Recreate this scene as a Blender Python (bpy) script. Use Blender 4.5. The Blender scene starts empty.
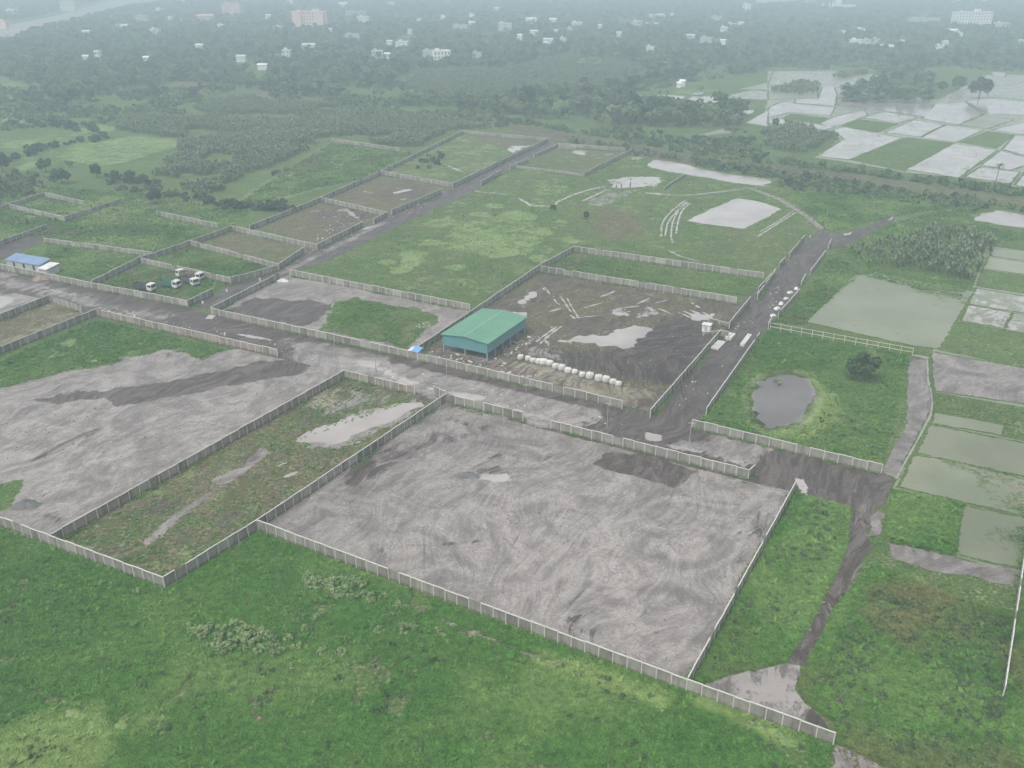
import bpy, math, random
import numpy as np
from mathutils import Vector, geometry

random.seed(7)
RNG = np.random.default_rng(7)
PI = math.pi
scene = bpy.context.scene
COL = scene.collection

# ------------------------------------------------------------------ camera and ground coordinates
CAM_H, FOCAL, PITCH = 100.0, 909.0, math.radians(24.9)
CP, SP = math.cos(PITCH), math.sin(PITCH)

def at(px, py, z=0.0):
    """photo pixel -> point of the level ground (metres)"""
    x = (px - 512.0) / FOCAL
    y = -(py - 384.0) / FOCAL
    dx, dy, dz = x, y * SP + CP, y * CP - SP
    t = (CAM_H - z) / -dz
    return (dx * t, dy * t)

def atv(pts):
    return [at(*p) for p in pts]

def mpp(px, py):
    """metres per pixel at a ground point"""
    X, Y = at(px, py)
    depth = Y * CP + CAM_H * SP
    return depth / FOCAL

def Z(ox, oy, s, pts):
    """points read off an enlarged crop"""
    return [(ox + x / s, oy + y / s) for x, y in pts]

cam = bpy.data.cameras.new('camera')
cam.sensor_width = 36.0
cam.lens = FOCAL / 1024 * 36.0
cam.clip_start, cam.clip_end = 1.0, 20000.0
camo = bpy.data.objects.new('camera', cam)
camo.location = (0, 0, CAM_H)
camo.rotation_euler = (PI / 2 - PITCH, 0, 0)
COL.objects.link(camo)
scene.camera = camo

# ------------------------------------------------------------------ light
SUN_EL, SUN_AZ = math.radians(58), math.radians(-145)      # azimuth from +Y, clockwise
w = bpy.data.worlds.new('World'); scene.world = w; w.use_nodes = True
nt = w.node_tree; bg = nt.nodes['Background']
sky = nt.nodes.new('ShaderNodeTexSky'); sky.sky_type = 'NISHITA'; sky.sun_disc = False
sky.sun_elevation = SUN_EL; sky.sun_rotation = SUN_AZ
sky.air_density = 1.0; sky.dust_density = 4.0; sky.ozone_density = 1.0
hs = nt.nodes.new('ShaderNodeHueSaturation'); hs.inputs['Saturation'].default_value = 0.28
nt.links.new(sky.outputs[0], hs.inputs['Color']); nt.links.new(hs.outputs[0], bg.inputs[0])
bg.inputs[1].default_value = 0.15
sl = bpy.data.lights.new('sun', 'SUN'); sl.energy = 1.0; sl.angle = math.radians(20); sl.color = (1, 0.97, 0.93)
so = bpy.data.objects.new('sun', sl); COL.objects.link(so)
d = Vector((math.sin(SUN_AZ) * math.cos(SUN_EL), math.cos(SUN_AZ) * math.cos(SUN_EL), math.sin(SUN_EL)))
so.rotation_euler = d.to_track_quat('Z', 'Y').to_euler()
so.location = (0, 0, 300)

vs = scene.view_settings
vs.view_transform = 'Standard'; vs.look = 'None'; vs.gamma = 1.0; vs.exposure = 0.38
try: vs.use_curve_mapping = False
except Exception: pass
scene.render.engine = 'CYCLES'
cy = scene.cycles
cy.use_denoising = True
try: cy.denoiser = 'OPENIMAGEDENOISE'
except Exception: pass
cy.max_bounces = 5; cy.diffuse_bounces = 2; cy.glossy_bounces = 2; cy.transmission_bounces = 2
cy.volume_bounces = 1; cy.transparent_max_bounces = 8
cy.use_adaptive_sampling = True; cy.adaptive_threshold = 0.02

# ------------------------------------------------------------------ material helpers
class NT:
    def __init__(s, name):
        s.m = bpy.data.materials.new(name); s.m.use_nodes = True
        s.t = s.m.node_tree; s.p = s.t.nodes['Principled BSDF']
        s.out = s.t.nodes['Material Output']
    def n(s, kind, **kw):
        x = s.t.nodes.new('ShaderNode' + kind)
        for k, v in kw.items(): setattr(x, k, v)
        return x
    def l(s, a, b): s.t.links.new(a, b)
    def put(s, sock, v):
        if hasattr(v, 'node'): s.l(v, sock)
        else: sock.default_value = v
    def math(s, op, a, b=None, c=None, clamp=False):
        x = s.n('Math', operation=op, use_clamp=clamp)
        s.put(x.inputs[0], a)
        if b is not None: s.put(x.inputs[1], b)
        if c is not None: s.put(x.inputs[2], c)
        return x.outputs[0]
    def mix(s, f, a, b, blend='MIX'):
        x = s.n('Mix', data_type='RGBA', blend_type=blend)
        s.put(x.inputs[0], f)
        s.put(x.inputs[6], a if hasattr(a, 'node') else (*a, 1)); s.put(x.inputs[7], b if hasattr(b, 'node') else (*b, 1))
        return x.outputs[2]
    def fmix(s, f, a, b):
        x = s.n('Mix', data_type='FLOAT')
        s.put(x.inputs[0], f); s.put(x.inputs[2], a); s.put(x.inputs[3], b)
        return x.outputs[0]
    def sstep(s, v, lo, hi):
        x = s.n('MapRange', interpolation_type='SMOOTHSTEP')
        s.put(x.inputs[0], v); x.inputs[1].default_value = lo; x.inputs[2].default_value = hi
        return x.outputs[0]
    def remap(s, v, a, b, c, d_):
        x = s.n('MapRange')
        s.put(x.inputs[0], v)
        for i, q in enumerate((a, b, c, d_)): x.inputs[i + 1].default_value = q
        return x.outputs[0]
    def noise(s, vec, scale, detail=3.0, rough=0.55, dist=0.0):
        x = s.n('TexNoise'); s.l(vec, x.inputs['Vector'])
        x.inputs['Scale'].default_value = scale; x.inputs['Detail'].default_value = detail
        x.inputs['Roughness'].default_value = rough; x.inputs['Distortion'].default_value = dist
        return x
    def sep(s, col):
        x = s.n('SeparateColor'); s.l(col, x.inputs[0]); return x.outputs

def terrain_material():
    k = NT('terrain')
    pos = k.n('NewGeometry').outputs['Position']
    n1 = k.noise(pos, 0.045, 5, 0.6); n2 = k.noise(pos, 0.22, 7, 0.65); n3 = k.noise(pos, 1.5, 5, 0.7)
    a1 = k.sep(n1.outputs['Color']); a2 = k.sep(n2.outputs['Color']); f3 = n3.outputs[0]
    wq = k.noise(pos, 0.024, 2, 0.5)       # bends the streaks into sweeping curves
    wv_ = k.n('VectorMath', operation='SUBTRACT'); k.l(wq.outputs['Color'], wv_.inputs[0]); wv_.inputs[1].default_value = (.5, .5, .5)
    wm_ = k.n('VectorMath', operation='MULTIPLY_ADD'); k.l(wv_.outputs[0], wm_.inputs[0]); wm_.inputs[1].default_value = (36, 36, 0); k.l(pos, wm_.inputs[2])
    mp = k.n('Mapping'); k.l(wm_.outputs[0], mp.inputs[0])
    mp.vector_type = 'TEXTURE'; mp.inputs['Rotation'].default_value = (0, 0, math.radians(60.5)); mp.inputs['Scale'].default_value = (8.0, 2.0, 4.0)
    st = k.noise(mp.outputs[0], 1.0, 7, 0.66, 1.1); stc = k.sep(st.outputs['Color'])
    sw = k.noise(pos, 0.055, 8, 0.62, 3.2); swf = sw.outputs[0]
    A = k.n('Attribute', attribute_name='mask_a'); B = k.n('Attribute', attribute_name='mask_b'); Cc = k.n('Attribute', attribute_name='mask_c')
    def xyz(a):
        q = k.n('SeparateXYZ'); k.l(a.outputs['Vector'], q.inputs[0]); return q.outputs
    lime, brown, mud = xyz(A); dark, wet, pad = xyz(B); tone, tan, _u = xyz(Cc)
    def th(attr, na, nb, amp=1.5, wd=0.07, wa=0.5):
        n = k.math('ADD', k.math('MULTIPLY', na, wa * .85), k.math('MULTIPLY', nb, (1 - wa) * .85))
        n = k.math('MULTIPLY_ADD', f3, .22, k.math('SUBTRACT', n, 0.035))
        v = k.math('MULTIPLY_ADD', k.math('SUBTRACT', n, 0.5), amp, attr)
        return k.sstep(v, 0.5 - wd, 0.5 + wd)
    # grass
    gv = k.sstep(k.math('ADD', k.math('MULTIPLY', a1[1], 0.6), k.math('MULTIPLY', a2[0], 0.4)), 0.36, 0.64)
    grass = k.mix(gv, (0.060, 0.115, 0.030), (0.110, 0.172, 0.048))
    grass = k.mix(k.sstep(a2[2], 0.40, 0.68), grass, (0.105, 0.140, 0.055))
    gl = k.mix(k.sstep(a2[1], 0.35, 0.7), (0.15, 0.235, 0.075), (0.235, 0.31, 0.125))
    f = th(lime, a1[0], a2[1], 1.7, 0.16, 0.4); c = k.mix(f, grass, gl)
    bc = k.mix(k.sstep(a2[0], 0.35, 0.65), (0.105, 0.098, 0.055), (0.17, 0.145, 0.095))
    f = th(brown, a1[1], a2[2], 1.6, 0.14, 0.4); c = k.mix(f, c, bc)
    tc = k.mix(k.sstep(a2[1], 0.4, 0.6), (0.22, 0.19, 0.14), (0.31, 0.275, 0.215))
    ftan = th(tan, a1[2], a2[0], 1.4, 0.10, 0.3); c = k.mix(ftan, c, tc)
    c = k.mix(k.math('MULTIPLY', k.sstep(k.math('ADD', f3, k.math('MULTIPLY', a2[1], .5)), 0.78, 0.92), 0.6), c, (0.24, 0.26, 0.15))
    c = k.mix(k.math('MULTIPLY', k.sstep(k.math('ADD', k.noise(pos, .7, 3, .6).outputs[0], k.math('MULTIPLY', a2[0], .6)), 0.84, 0.96), 0.6), c, (0.035, 0.062, 0.03))
    fine = k.remap(f3, 0.25, 0.75, 0.45, 1.6)
    c = k.mix(1.0, c, fine, 'MULTIPLY')
    # mud: smeared grey silt
    spk = k.noise(pos, 3.2, 5, 0.75, 0.6).outputs[0]; smooth = k.sstep(a2[1], 0.40, 0.60)
    mv = k.sstep(k.math('ADD', k.math('MULTIPLY', stc[0], 0.45), k.math('MULTIPLY', swf, 0.55)), 0.36, 0.62)
    mc = k.mix(mv, (0.175, 0.156, 0.143), (0.360, 0.327, 0.303))
    mc = k.mix(k.sstep(stc[1], 0.60, 0.72), mc, (0.15, 0.14, 0.135))
    mc = k.mix(1.0, mc, k.remap(f3, 0.25, 0.75, 0.85, 1.15), 'MULTIPLY')
    mc = k.mix(k.fmix(smooth, 0.35, 1.0), mc, k.mix(1.0, mc, k.remap(spk, 0.3, 0.7, 0.60, 1.34), 'MULTIPLY'))
    def lines(sc_, di, wd_):
        q = k.noise(pos, sc_, 4, 0.6, di).outputs[0]
        return k.sstep(k.math('ABSOLUTE', k.math('SUBTRACT', q, 0.5)), wd_, 0.0)
    fine_st = k.noise(mp.outputs[0], 5.0, 4, 0.7, 2.0).outputs[0]
    mc = k.mix(1.0, mc, k.remap(fine_st, 0.3, 0.7, 0.78, 1.20), 'MULTIPLY')
    gate = k.sstep(a2[0], 0.42, 0.62)
    mc = k.mix(k.math('MULTIPLY', lines(0.16, 2.6, 0.034), k.math('MULTIPLY', gate, 0.75)), mc, (0.155, 0.136, 0.130))
    mc = k.mix(k.math('MULTIPLY', lines(0.42, 1.8, 0.030), 0.34), mc, (0.15, 0.14, 0.135))
    lowf = k.noise(pos, 0.028, 2.5, 0.5, 1.4).outputs[0]
    trk = k.sstep(k.math('SINE', k.math('MULTIPLY', lowf, 150.0)), 0.35, 1.0)
    g2 = k.sstep(k.math('ADD', k.math('MULTIPLY', a1[1], .6), k.math('MULTIPLY', a2[2], .4)), 0.47, 0.58)
    mc = k.mix(k.math('MULTIPLY', trk, k.math('MULTIPLY', g2, 0.42)), mc, (0.17, 0.148, 0.140))
    fm = th(mud, a1[2], stc[2], 1.5, 0.06, 0.3); c = k.mix(fm, c, mc)
    dc = k.mix(k.sstep(stc[2], 0.38, 0.66), (0.072, 0.059, 0.053), (0.150, 0.125, 0.112))
    dc = k.mix(1.0, dc, k.remap(f3, 0.25, 0.75, 0.66, 1.36), 'MULTIPLY')
    fd = th(dark, a1[0], stc[1], 1.5, 0.06, 0.35); c = k.mix(fd, c, dc)
    # thin muddy water with young rice
    pc = k.mix(k.sstep(a1[1], 0.35, 0.65), (0.180, 0.200, 0.122), (0.240, 0.250, 0.168))
    pc = k.mix(1.0, pc, k.remap(f3, 0.25, 0.75, 0.92, 1.08), 'MULTIPLY')
    fp = th(pad, a1[0], a2[2], 1.4, 0.10, 0.4); c = k.mix(fp, c, pc)
    wc = k.mix(k.sstep(a1[0], 0.35, 0.65), (0.36, 0.325, 0.30), (0.45, 0.415, 0.39))
    fw = th(wet, a2[1], stc[0], 1.5, 0.05, 0.5); c = k.mix(fw, c, wc)
    c = k.mix(1.0, c, k.math('ADD', tone, 1.0), 'MULTIPLY')
    k.l(c, k.p.inputs['Base Color'])
    r = k.fmix(fm, 0.95, 0.55); r = k.fmix(fd, r, 0.50); r = k.fmix(fp, r, 0.28); r = k.fmix(fw, r, 0.12)
    k.l(r, k.p.inputs['Roughness'])
    k.l(k.fmix(k.math('MAXIMUM', fw, fp), k.fmix(fm, 0.06, 0.25), 0.45), k.p.inputs['Specular IOR Level'])
    bs = k.math('MULTIPLY', k.math('SUBTRACT', 1.0, fw), k.math('SUBTRACT', 1.0, k.math('MULTIPLY', fp, 0.9)))
    bp = k.n('Bump'); bp.inputs['Distance'].default_value = 0.5
    hgt = k.math('ADD', k.math('MULTIPLY', f3, 0.7), k.math('ADD', stc[0], swf))
    k.l(k.math('MULTIPLY', bs, 0.45), bp.inputs['Strength']); k.l(hgt, bp.inputs['Height']); k.l(bp.outputs[0], k.p.inputs['Normal'])
    return k.m

def plain(name, col, var=0.15, scale=1.5, rough=0.7, obj_space=False, spec=0.3, stain=None):
    k = NT(name)
    pos = k.n('TexCoord').outputs['Object'] if obj_space else k.n('NewGeometry').outputs['Position']
    n = k.noise(pos, scale, 5, 0.6)
    c = k.mix(1.0, col, k.remap(n.outputs[0], 0.25, 0.75, 1 - var, 1 + var), 'MULTIPLY')
    if stain:
        n2 = k.noise(pos, scale * 0.35, 5, 0.65, 0.6)
        c = k.mix(k.math('MULTIPLY', k.sstep(n2.outputs[0], 0.48, 0.66), 0.7), c, stain)
    k.l(c, k.p.inputs['Base Color'])
    k.p.inputs['Roughness'].default_value = rough; k.p.inputs['Specular IOR Level'].default_value = spec
    return k.m

def wall_material(name, col, stain):
    """precast slabs: courses, streaky stains, moss low down (on bags: dirt and painted side shade)"""
    k = NT(name)
    tc = k.n('TexCoord').outputs['Object']
    x, y, z = k.n('SeparateXYZ').outputs[:]
    sp = k.t.nodes[-1]; k.l(tc, sp.inputs[0])
    mp = k.n('Mapping'); k.l(tc, mp.inputs[0]); mp.inputs['Scale'].default_value = (0.9, 0.9, 0.22)
    n = k.noise(mp.outputs[0], 0.8, 7, 0.7)
    pos = k.n('NewGeometry').outputs['Position']
    n2 = k.noise(pos, 0.12, 4, 0.6)
    c = k.mix(k.sstep(n.outputs[0], 0.42, 0.66), col, stain)
    c = k.mix(1.0, c, k.remap(n2.outputs[0], 0.3, 0.7, 0.78, 1.2), 'MULTIPLY')
    groove = k.math('LESS_THAN', k.math('FRACT', k.math('DIVIDE', sp.outputs[2], 0.33)), 0.09)
    c = k.mix(k.math('MULTIPLY', groove, 0.35), c, (0.08, 0.075, 0.065))
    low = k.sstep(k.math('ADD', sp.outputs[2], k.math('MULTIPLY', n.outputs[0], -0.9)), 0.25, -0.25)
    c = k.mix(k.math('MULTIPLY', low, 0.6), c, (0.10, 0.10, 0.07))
    k.l(c, k.p.inputs['Base Color']); k.p.inputs['Roughness'].default_value = 0.9
    k.p.inputs['Specular IOR Level'].default_value = 0.2
    return k.m

def leaf_material(name, c1, c2, hue=0.25, tint=False, scale=0.03):
    k = NT(name)
    pos = k.n('NewGeometry').outputs['Position']
    rnd = k.n('ObjectInfo').outputs['Random']
    n = k.noise(pos, scale, 3, 0.6); n2 = k.noise(pos, 0.8, 3, 0.6)
    f = k.math('ADD', k.math('MULTIPLY', rnd, 0.55), k.math('MULTIPLY', n.outputs[0], 0.55), clamp=True)
    c = k.mix(k.sstep(f, 0.2, 0.85), c1, c2)
    if tint:
        at_ = k.n('Attribute', attribute_type='INSTANCER', attribute_name='tint')
        tf = at_.outputs['Fac']; c = k.mix(k.math('MAXIMUM', tf, 0.0), c, (0.235, 0.325, 0.105)); c = k.mix(k.math('MAXIMUM', k.math('MULTIPLY', tf, -1.0), 0.0), c, (0.155, 0.135, 0.06))
    c = k.mix(1.0, c, k.remap(n2.outputs[0], 0.25, 0.75, 0.65, 1.35), 'MULTIPLY')
    k.l(c, k.p.inputs['Base Color']); k.p.inputs['Roughness'].default_value = 0.8
    k.p.inputs['Specular IOR Level'].default_value = 0.1
    return k.m

M = {}
M['terrain'] = terrain_material()
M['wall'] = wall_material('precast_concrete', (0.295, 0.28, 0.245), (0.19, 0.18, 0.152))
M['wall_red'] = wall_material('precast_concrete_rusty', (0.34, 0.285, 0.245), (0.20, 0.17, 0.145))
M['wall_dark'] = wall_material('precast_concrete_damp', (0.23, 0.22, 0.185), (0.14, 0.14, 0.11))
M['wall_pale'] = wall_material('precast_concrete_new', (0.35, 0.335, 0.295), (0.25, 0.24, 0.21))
M['coping'] = plain('concrete_coping', (0.60, 0.585, 0.54), 0.15, 0.8, 0.9)
M['post'] = plain('concrete_post', (0.50, 0.485, 0.43), 0.15, 1.2, 0.9)
M['white'] = plain('white_paint', (0.68, 0.68, 0.66), 0.08, 1.0, 0.6, stain=(0.50, 0.48, 0.44))
M['white_sheet'] = plain('white_woven_sack', (0.74, 0.74, 0.72), 0.10, 2.0, 0.7, stain=(0.45, 0.42, 0.37))
M['leaf_tree'] = leaf_material('tree_leaves', (0.050, 0.092, 0.040), (0.150, 0.215, 0.090))
M['leaf_pale'] = leaf_material('pale_tree_leaves', (0.090, 0.150, 0.060), (0.190, 0.255, 0.125))
M['leaf_dark'] = leaf_material('dark_tree_leaves', (0.032, 0.062, 0.032), (0.064, 0.104, 0.048))
M['leaf_plant'] = leaf_material('plantation_leaves', (0.110, 0.165, 0.085), (0.235, 0.295, 0.17))
M['leaf_bush'] = leaf_material('bush_leaves', (0.15, 0.23, 0.09), (0.245, 0.335, 0.145))
M['leaf_weed'] = leaf_material('weed_leaves', (0.044, 0.128, 0.024), (0.094, 0.200, 0.042), tint=True)
M['bark'] = plain('bark', (0.16, 0.13, 0.10), 0.25, 3.0, 0.9)
M['stem'] = plain('green_stem', (0.17, 0.19, 0.09), 0.2, 3.0, 0.8)

# ------------------------------------------------------------------ object helpers
def tag(o, label=None, cat=None, group=None, kind=None):
    if label: o['label'] = label
    if cat: o['category'] = cat
    if group: o['group'] = group
    if kind: o['kind'] = kind
    return o

def empty(name, loc, rz=0.0):
    o = bpy.data.objects.new(name, None); COL.objects.link(o)
    o.empty_display_size = 1.0
    o.location = loc; o.rotation_euler = (0, 0, rz)
    return o

def link(name, me, parent=None, loc=(0, 0, 0), rz=0.0):
    o = bpy.data.objects.new(name, me); COL.objects.link(o)
    o.location = loc; o.rotation_euler = (0, 0, rz)
    if parent: o.parent = parent
    return o

class MB:
    """collects shapes, then becomes ONE mesh"""
    def __init__(s): s.v, s.f, s.mi = [], [], []
    def add(s, vs_, fs, mi=0):
        b = len(s.v); s.v += [tuple(p) for p in vs_]
        s.f += [tuple(b + i for i in q) for q in fs]; s.mi += [mi] * len(fs)
        return s
    def box(s, x0, x1, y0, y1, z0, z1, mi=0, bev=0.0):
        if bev <= 0:
            vs_ = [(x, y, z) for z in (z0, z1) for x, y in ((x0, y0), (x1, y0), (x1, y1), (x0, y1))]
            return s.add(vs_, [(3, 2, 1, 0), (4, 5, 6, 7), (0, 1, 5, 4), (1, 2, 6, 5), (2, 3, 7, 6), (3, 0, 4, 7)], mi)
        b = bev
        def ring(e, z): return [(x0 + e, y0 + b, z), (x0 + b, y0 + e, z), (x1 - b, y0 + e, z), (x1 - e, y0 + b, z), (x1 - e, y1 - b, z), (x1 - b, y1 - e, z), (x0 + b, y1 - e, z), (x0 + e, y1 - b, z)]
        rs = [ring(b * 0.6, z0), ring(0, z0 + b), ring(0, z1 - b), ring(b * 0.6, z1)]
        vs_ = [p for r in rs for p in r]; fs = [tuple(range(7, -1, -1)), tuple(range(24, 32))]
        for j in range(3):
            for i in range(8): fs.append((j * 8 + i, j * 8 + (i + 1) % 8, (j + 1) * 8 + (i + 1) % 8, (j + 1) * 8 + i))
        return s.add(vs_, fs, mi)
    def cyl(s, p0, p1, r0, r1, n=8, mi=0, caps=True):
        p0, p1 = Vector(p0), Vector(p1); dz = (p1 - p0).normalized()
        ax = dz.orthogonal().normalized(); ay = dz.cross(ax)
        vs_ = []
        for p, r in ((p0, r0), (p1, r1)):
            for i in range(n):
                t = 2 * PI * i / n; vs_.append(p + ax * math.cos(t) * r + ay * math.sin(t) * r)
        fs = [(i, (i + 1) % n, n + (i + 1) % n, n + i) for i in range(n)]
        if caps: fs += [tuple(range(n - 1, -1, -1)), tuple(range(n, 2 * n))]
        return s.add(vs_, fs, mi)
    def quad(s, a, b, c, d_, mi=0): return s.add([a, b, c, d_], [(0, 1, 2, 3)], mi)
    def mesh(s, name, *mats):
        me = bpy.data.meshes.new(name); me.from_pydata(s.v, [], s.f); me.update()
        for m in mats: me.materials.append(m)
        if any(s.mi): me.polygons.foreach_set('material_index', s.mi)
        return me
    def build(s, name, mats, parent=None, loc=(0, 0, 0), rz=0.0):
        if not isinstance(mats, (list, tuple)): mats = [mats]
        return link(name, s.mesh(name, *mats), parent, loc, rz)

# ------------------------------------------------------------------ ground sheets with masks
def seg_dist(P, a, b):
    a = np.asarray(a); b = np.asarray(b); ab = b - a
    t = np.clip(((P - a) @ ab) / max(ab @ ab, 1e-9), 0, 1)
    return np.linalg.norm(P - (a + t[:, None] * ab), axis=1)

def poly_sd(P, poly):
    """signed distance, negative inside"""
    n = len(poly); dist = np.full(len(P), 1e9); ins = np.zeros(len(P), bool)
    for i in range(n):
        a, b = poly[i], poly[(i + 1) % n]
        dist = np.minimum(dist, seg_dist(P, a, b))
        c = ((a[1] > P[:, 1]) != (b[1] > P[:, 1]))
        with np.errstate(divide='ignore', invalid='ignore'):
            xi = (b[0] - a[0]) * (P[:, 1] - a[1]) / (b[1] - a[1] + 1e-12) + a[0]
        ins ^= c & (P[:, 0] < xi)
    return np.where(ins, -dist, dist)

def line_d(P, pts):
    dist = np.full(len(P), 1e9)
    for a, b in zip(pts[:-1], pts[1:]): dist = np.minimum(dist, seg_dist(P, a, b))
    return dist

CH = {'lime': ('mask_a', 0), 'brown': ('mask_a', 1), 'mud': ('mask_a', 2), 'dark': ('mask_b', 0), 'wet': ('mask_b', 1),
      'pad': ('mask_b', 2), 'tone': ('mask_c', 0), 'tan': ('mask_c', 1)}

def fill_masks(me, P, base, patches):
    n = len(P); arr = {k: np.zeros((n, 3), np.float32) for k in ('mask_a', 'mask_b', 'mask_c')}
    for k_, v in (base or {}).items():
        nm, ix = CH[k_]; arr[nm][:, ix] = v
    for pt in patches or []:
        ch, shape, soft = pt[:3]; val = pt[3] if len(pt) > 3 else 1.0
        if shape[0] == 'line': sd = line_d(P, atv(shape[1])) - shape[2] * 0.5
        else: sd = poly_sd(P, atv(shape))
        am = min(.7, shape[2] * .4) if shape[0] == 'line' else min(2.5, 0.5 + 1.1 * soft)
        if me.name.startswith('ground'): am *= 1.6
        if ch != 'tone':
            ph = len(shape) % 7
            sd = sd + am * (vnoise(P[:, 0], P[:, 1], 5.0, 21 + ph) - .5) * 1.6 + am * (vnoise(P[:, 0], P[:, 1], 1.9, 22 + ph) - .5) * 1.1
        wgt = np.clip(0.5 - sd / (2 * soft), 0, 1)
        nm, ix = CH[ch]; cur = arr[nm][:, ix]
        arr[nm][:, ix] = cur * (1 - wgt) + val * wgt if ch == 'tone' or val < 0.5 else np.maximum(cur, wgt * val)
    for nm, a in arr.items():
        at_ = me.attributes.new(nm, 'FLOAT_VECTOR', 'POINT'); at_.data.foreach_set('vector', a.ravel())

def vnoise(x, y, s, seed=0):
    """cheap smooth value noise"""
    x = np.asarray(x) / s + seed * 17.3; y = np.asarray(y) / s + seed * 9.1
    xi, yi = np.floor(x), np.floor(y); fx, fy = x - xi, y - yi
    fx = fx * fx * (3 - 2 * fx); fy = fy * fy * (3 - 2 * fy)
    def h(a, b):
        v = np.sin(a * 127.1 + b * 311.7 + seed * 3.7) * 43758.5453
        return v - np.floor(v)
    return (h(xi, yi) * (1 - fx) + h(xi + 1, yi) * fx) * (1 - fy) + (h(xi, yi + 1) * (1 - fx) + h(xi + 1, yi + 1) * fx) * fy

def area(poly):
    return 0.5 * sum(poly[i][0] * poly[(i + 1) % len(poly)][1] - poly[(i + 1) % len(poly)][0] * poly[i][1] for i in range(len(poly)))

def inset(poly, dd):
    """move every edge of a polygon inward by dd metres"""
    if area(poly) < 0: poly = poly[::-1]
    n = len(poly); out = []
    for i in range(n):
        p0, p1, p2 = (Vector(poly[(i + j) % n]) for j in (-1, 0, 1))
        e1 = (p1 - p0).normalized(); e2 = (p2 - p1).normalized()
        n1 = Vector((-e1.y, e1.x)); n2 = Vector((-e2.y, e2.x)); b = n1 + n2
        if b.length < 1e-3: b = n1
        b.normalize(); q = p1 + b * (dd / max(0.35, b.dot(n1))); out.append((q.x, q.y))
    return out

SHEET_N = [0]
def sheet(name, px, z=0.03, res=1.5, base=None, patches=None, rough=0.0, shrink=0.0, smooth=False):
    poly = atv(px)
    if area(poly) < 0: poly = poly[::-1]
    if shrink: poly = inset(poly, shrink)
    bd = []
    for i in range(len(poly)):
        a, b = Vector(poly[i]), Vector(poly[(i + 1) % len(poly)])
        k = max(1, int((b - a).length / (res if not rough else min(res, rough * 1.2))))
        for j in range(k): bd.append(a.lerp(b, j / k))
    bd = np.array([(p.x, p.y) for p in bd])
    if rough:
        nx = vnoise(bd[:, 0], bd[:, 1], rough * 3, 1) - 0.5 + 0.6 * (vnoise(bd[:, 0], bd[:, 1], rough, 2) - 0.5)
        ny = vnoise(bd[:, 0], bd[:, 1], rough * 3, 3) - 0.5 + 0.6 * (vnoise(bd[:, 0], bd[:, 1], rough, 4) - 0.5)
        bd = bd + np.stack([nx, ny], 1) * rough * 1.3
    x0, y0 = bd.min(0); x1, y1 = bd.max(0)
    gx, gy = np.meshgrid(np.arange(x0, x1, res), np.arange(y0, y1, res))
    P = np.stack([gx.ravel(), gy.ravel()], 1) + RNG.uniform(-0.25, 0.25, (gx.size, 2)) * res
    P = P[poly_sd(P, [tuple(q) for q in bd]) < -0.45 * res] if len(P) else P
    ctr = bd.mean(0)
    allp = [Vector(p - ctr) for p in bd] + [Vector(p - ctr) for p in P]
    nb = len(bd)
    r = geometry.delaunay_2d_cdt(allp, [(i, (i + 1) % nb) for i in range(nb)], [], 1, 1e-4)
    V = np.array([(p.x, p.y) for p in r[0]]) + ctr
    me = bpy.data.meshes.new(name)
    fs = [tuple(q) for q in r[2]]
    me.from_pydata([(p[0], p[1], 0.0) for p in V], [], fs); me.update()
    if len(me.polygons) and me.polygons[0].normal.z < 0: me.flip_normals()
    fill_masks(me, V, base, patches)
    me.materials.append(M['terrain'])
    SHEET_N[0] += 1     # every sheet a hair above the ones before it, so no two are coplanar
    o = link(name, me, loc=(0, 0, z + 0.0008 * SHEET_N[0])); o['kind'] = 'structure'
    return o

def L(pts, wd): return ('line', pts, wd)

def ribbons(name, lines, z, base, wobble=.25):
    """narrow strips of ground along smooth curves (wheel ruts, footpaths): one mesh"""
    V, F = [], []
    for pts, wd in lines:
        P = [Vector(p) for p in atv(pts)]
        P = [P[0] * 2 - P[1]] + P + [P[-1] * 2 - P[-2]]
        C = []
        for i in range(1, len(P) - 2):
            n = max(2, int((P[i + 1] - P[i]).length / .7))
            for j in range(n):
                t = j / n; a, b, c, d_ = P[i - 1:i + 3]
                C.append(0.5 * (2 * b + (c - a) * t + (2 * a - 5 * b + 4 * c - d_) * t * t + (3 * b - a - 3 * c + d_) * t ** 3))
        C.append(P[-2]); b0 = len(V); m = len(C)
        for i, p in enumerate(C):
            t = (C[min(i + 1, m - 1)] - C[max(i - 1, 0)]).normalized(); n_ = Vector((-t.y, t.x))
            w_ = wd * .5 * (1 + wobble * math.sin(i * .9 + b0) + wobble * random.uniform(-.8, .8)) * min(1, .35 + .4 * min(i, m - 1 - i))
            V += [p + n_ * w_, p, p - n_ * w_]
        for i in range(m - 1):
            k_ = b0 + 3 * i; F += [(k_, k_ + 1, k_ + 4, k_ + 3), (k_ + 1, k_ + 2, k_ + 5, k_ + 4)]
    me = bpy.data.meshes.new(name); me.from_pydata([(p.x, p.y, 0) for p in V], [], F); me.update()
    if me.polygons[0].normal.z < 0: me.flip_normals()
    fill_masks(me, np.array([(p.x, p.y) for p in V]), base, None)
    me.materials.append(M['terrain']); SHEET_N[0] += 1
    o = link(name, me, loc=(0, 0, z + .0008 * SHEET_N[0])); o['kind'] = 'structure'

def sweeps(paths, ch='dark', val=0.60):
    out = []
    for p in paths:
        for dx in (-2.2, 2.2): out.append((ch, L([(x + dx * (1 if i % 2 else .8), y) for i, (x, y) in enumerate(p)], 0.5), 1.1, val))
    return out

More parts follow.
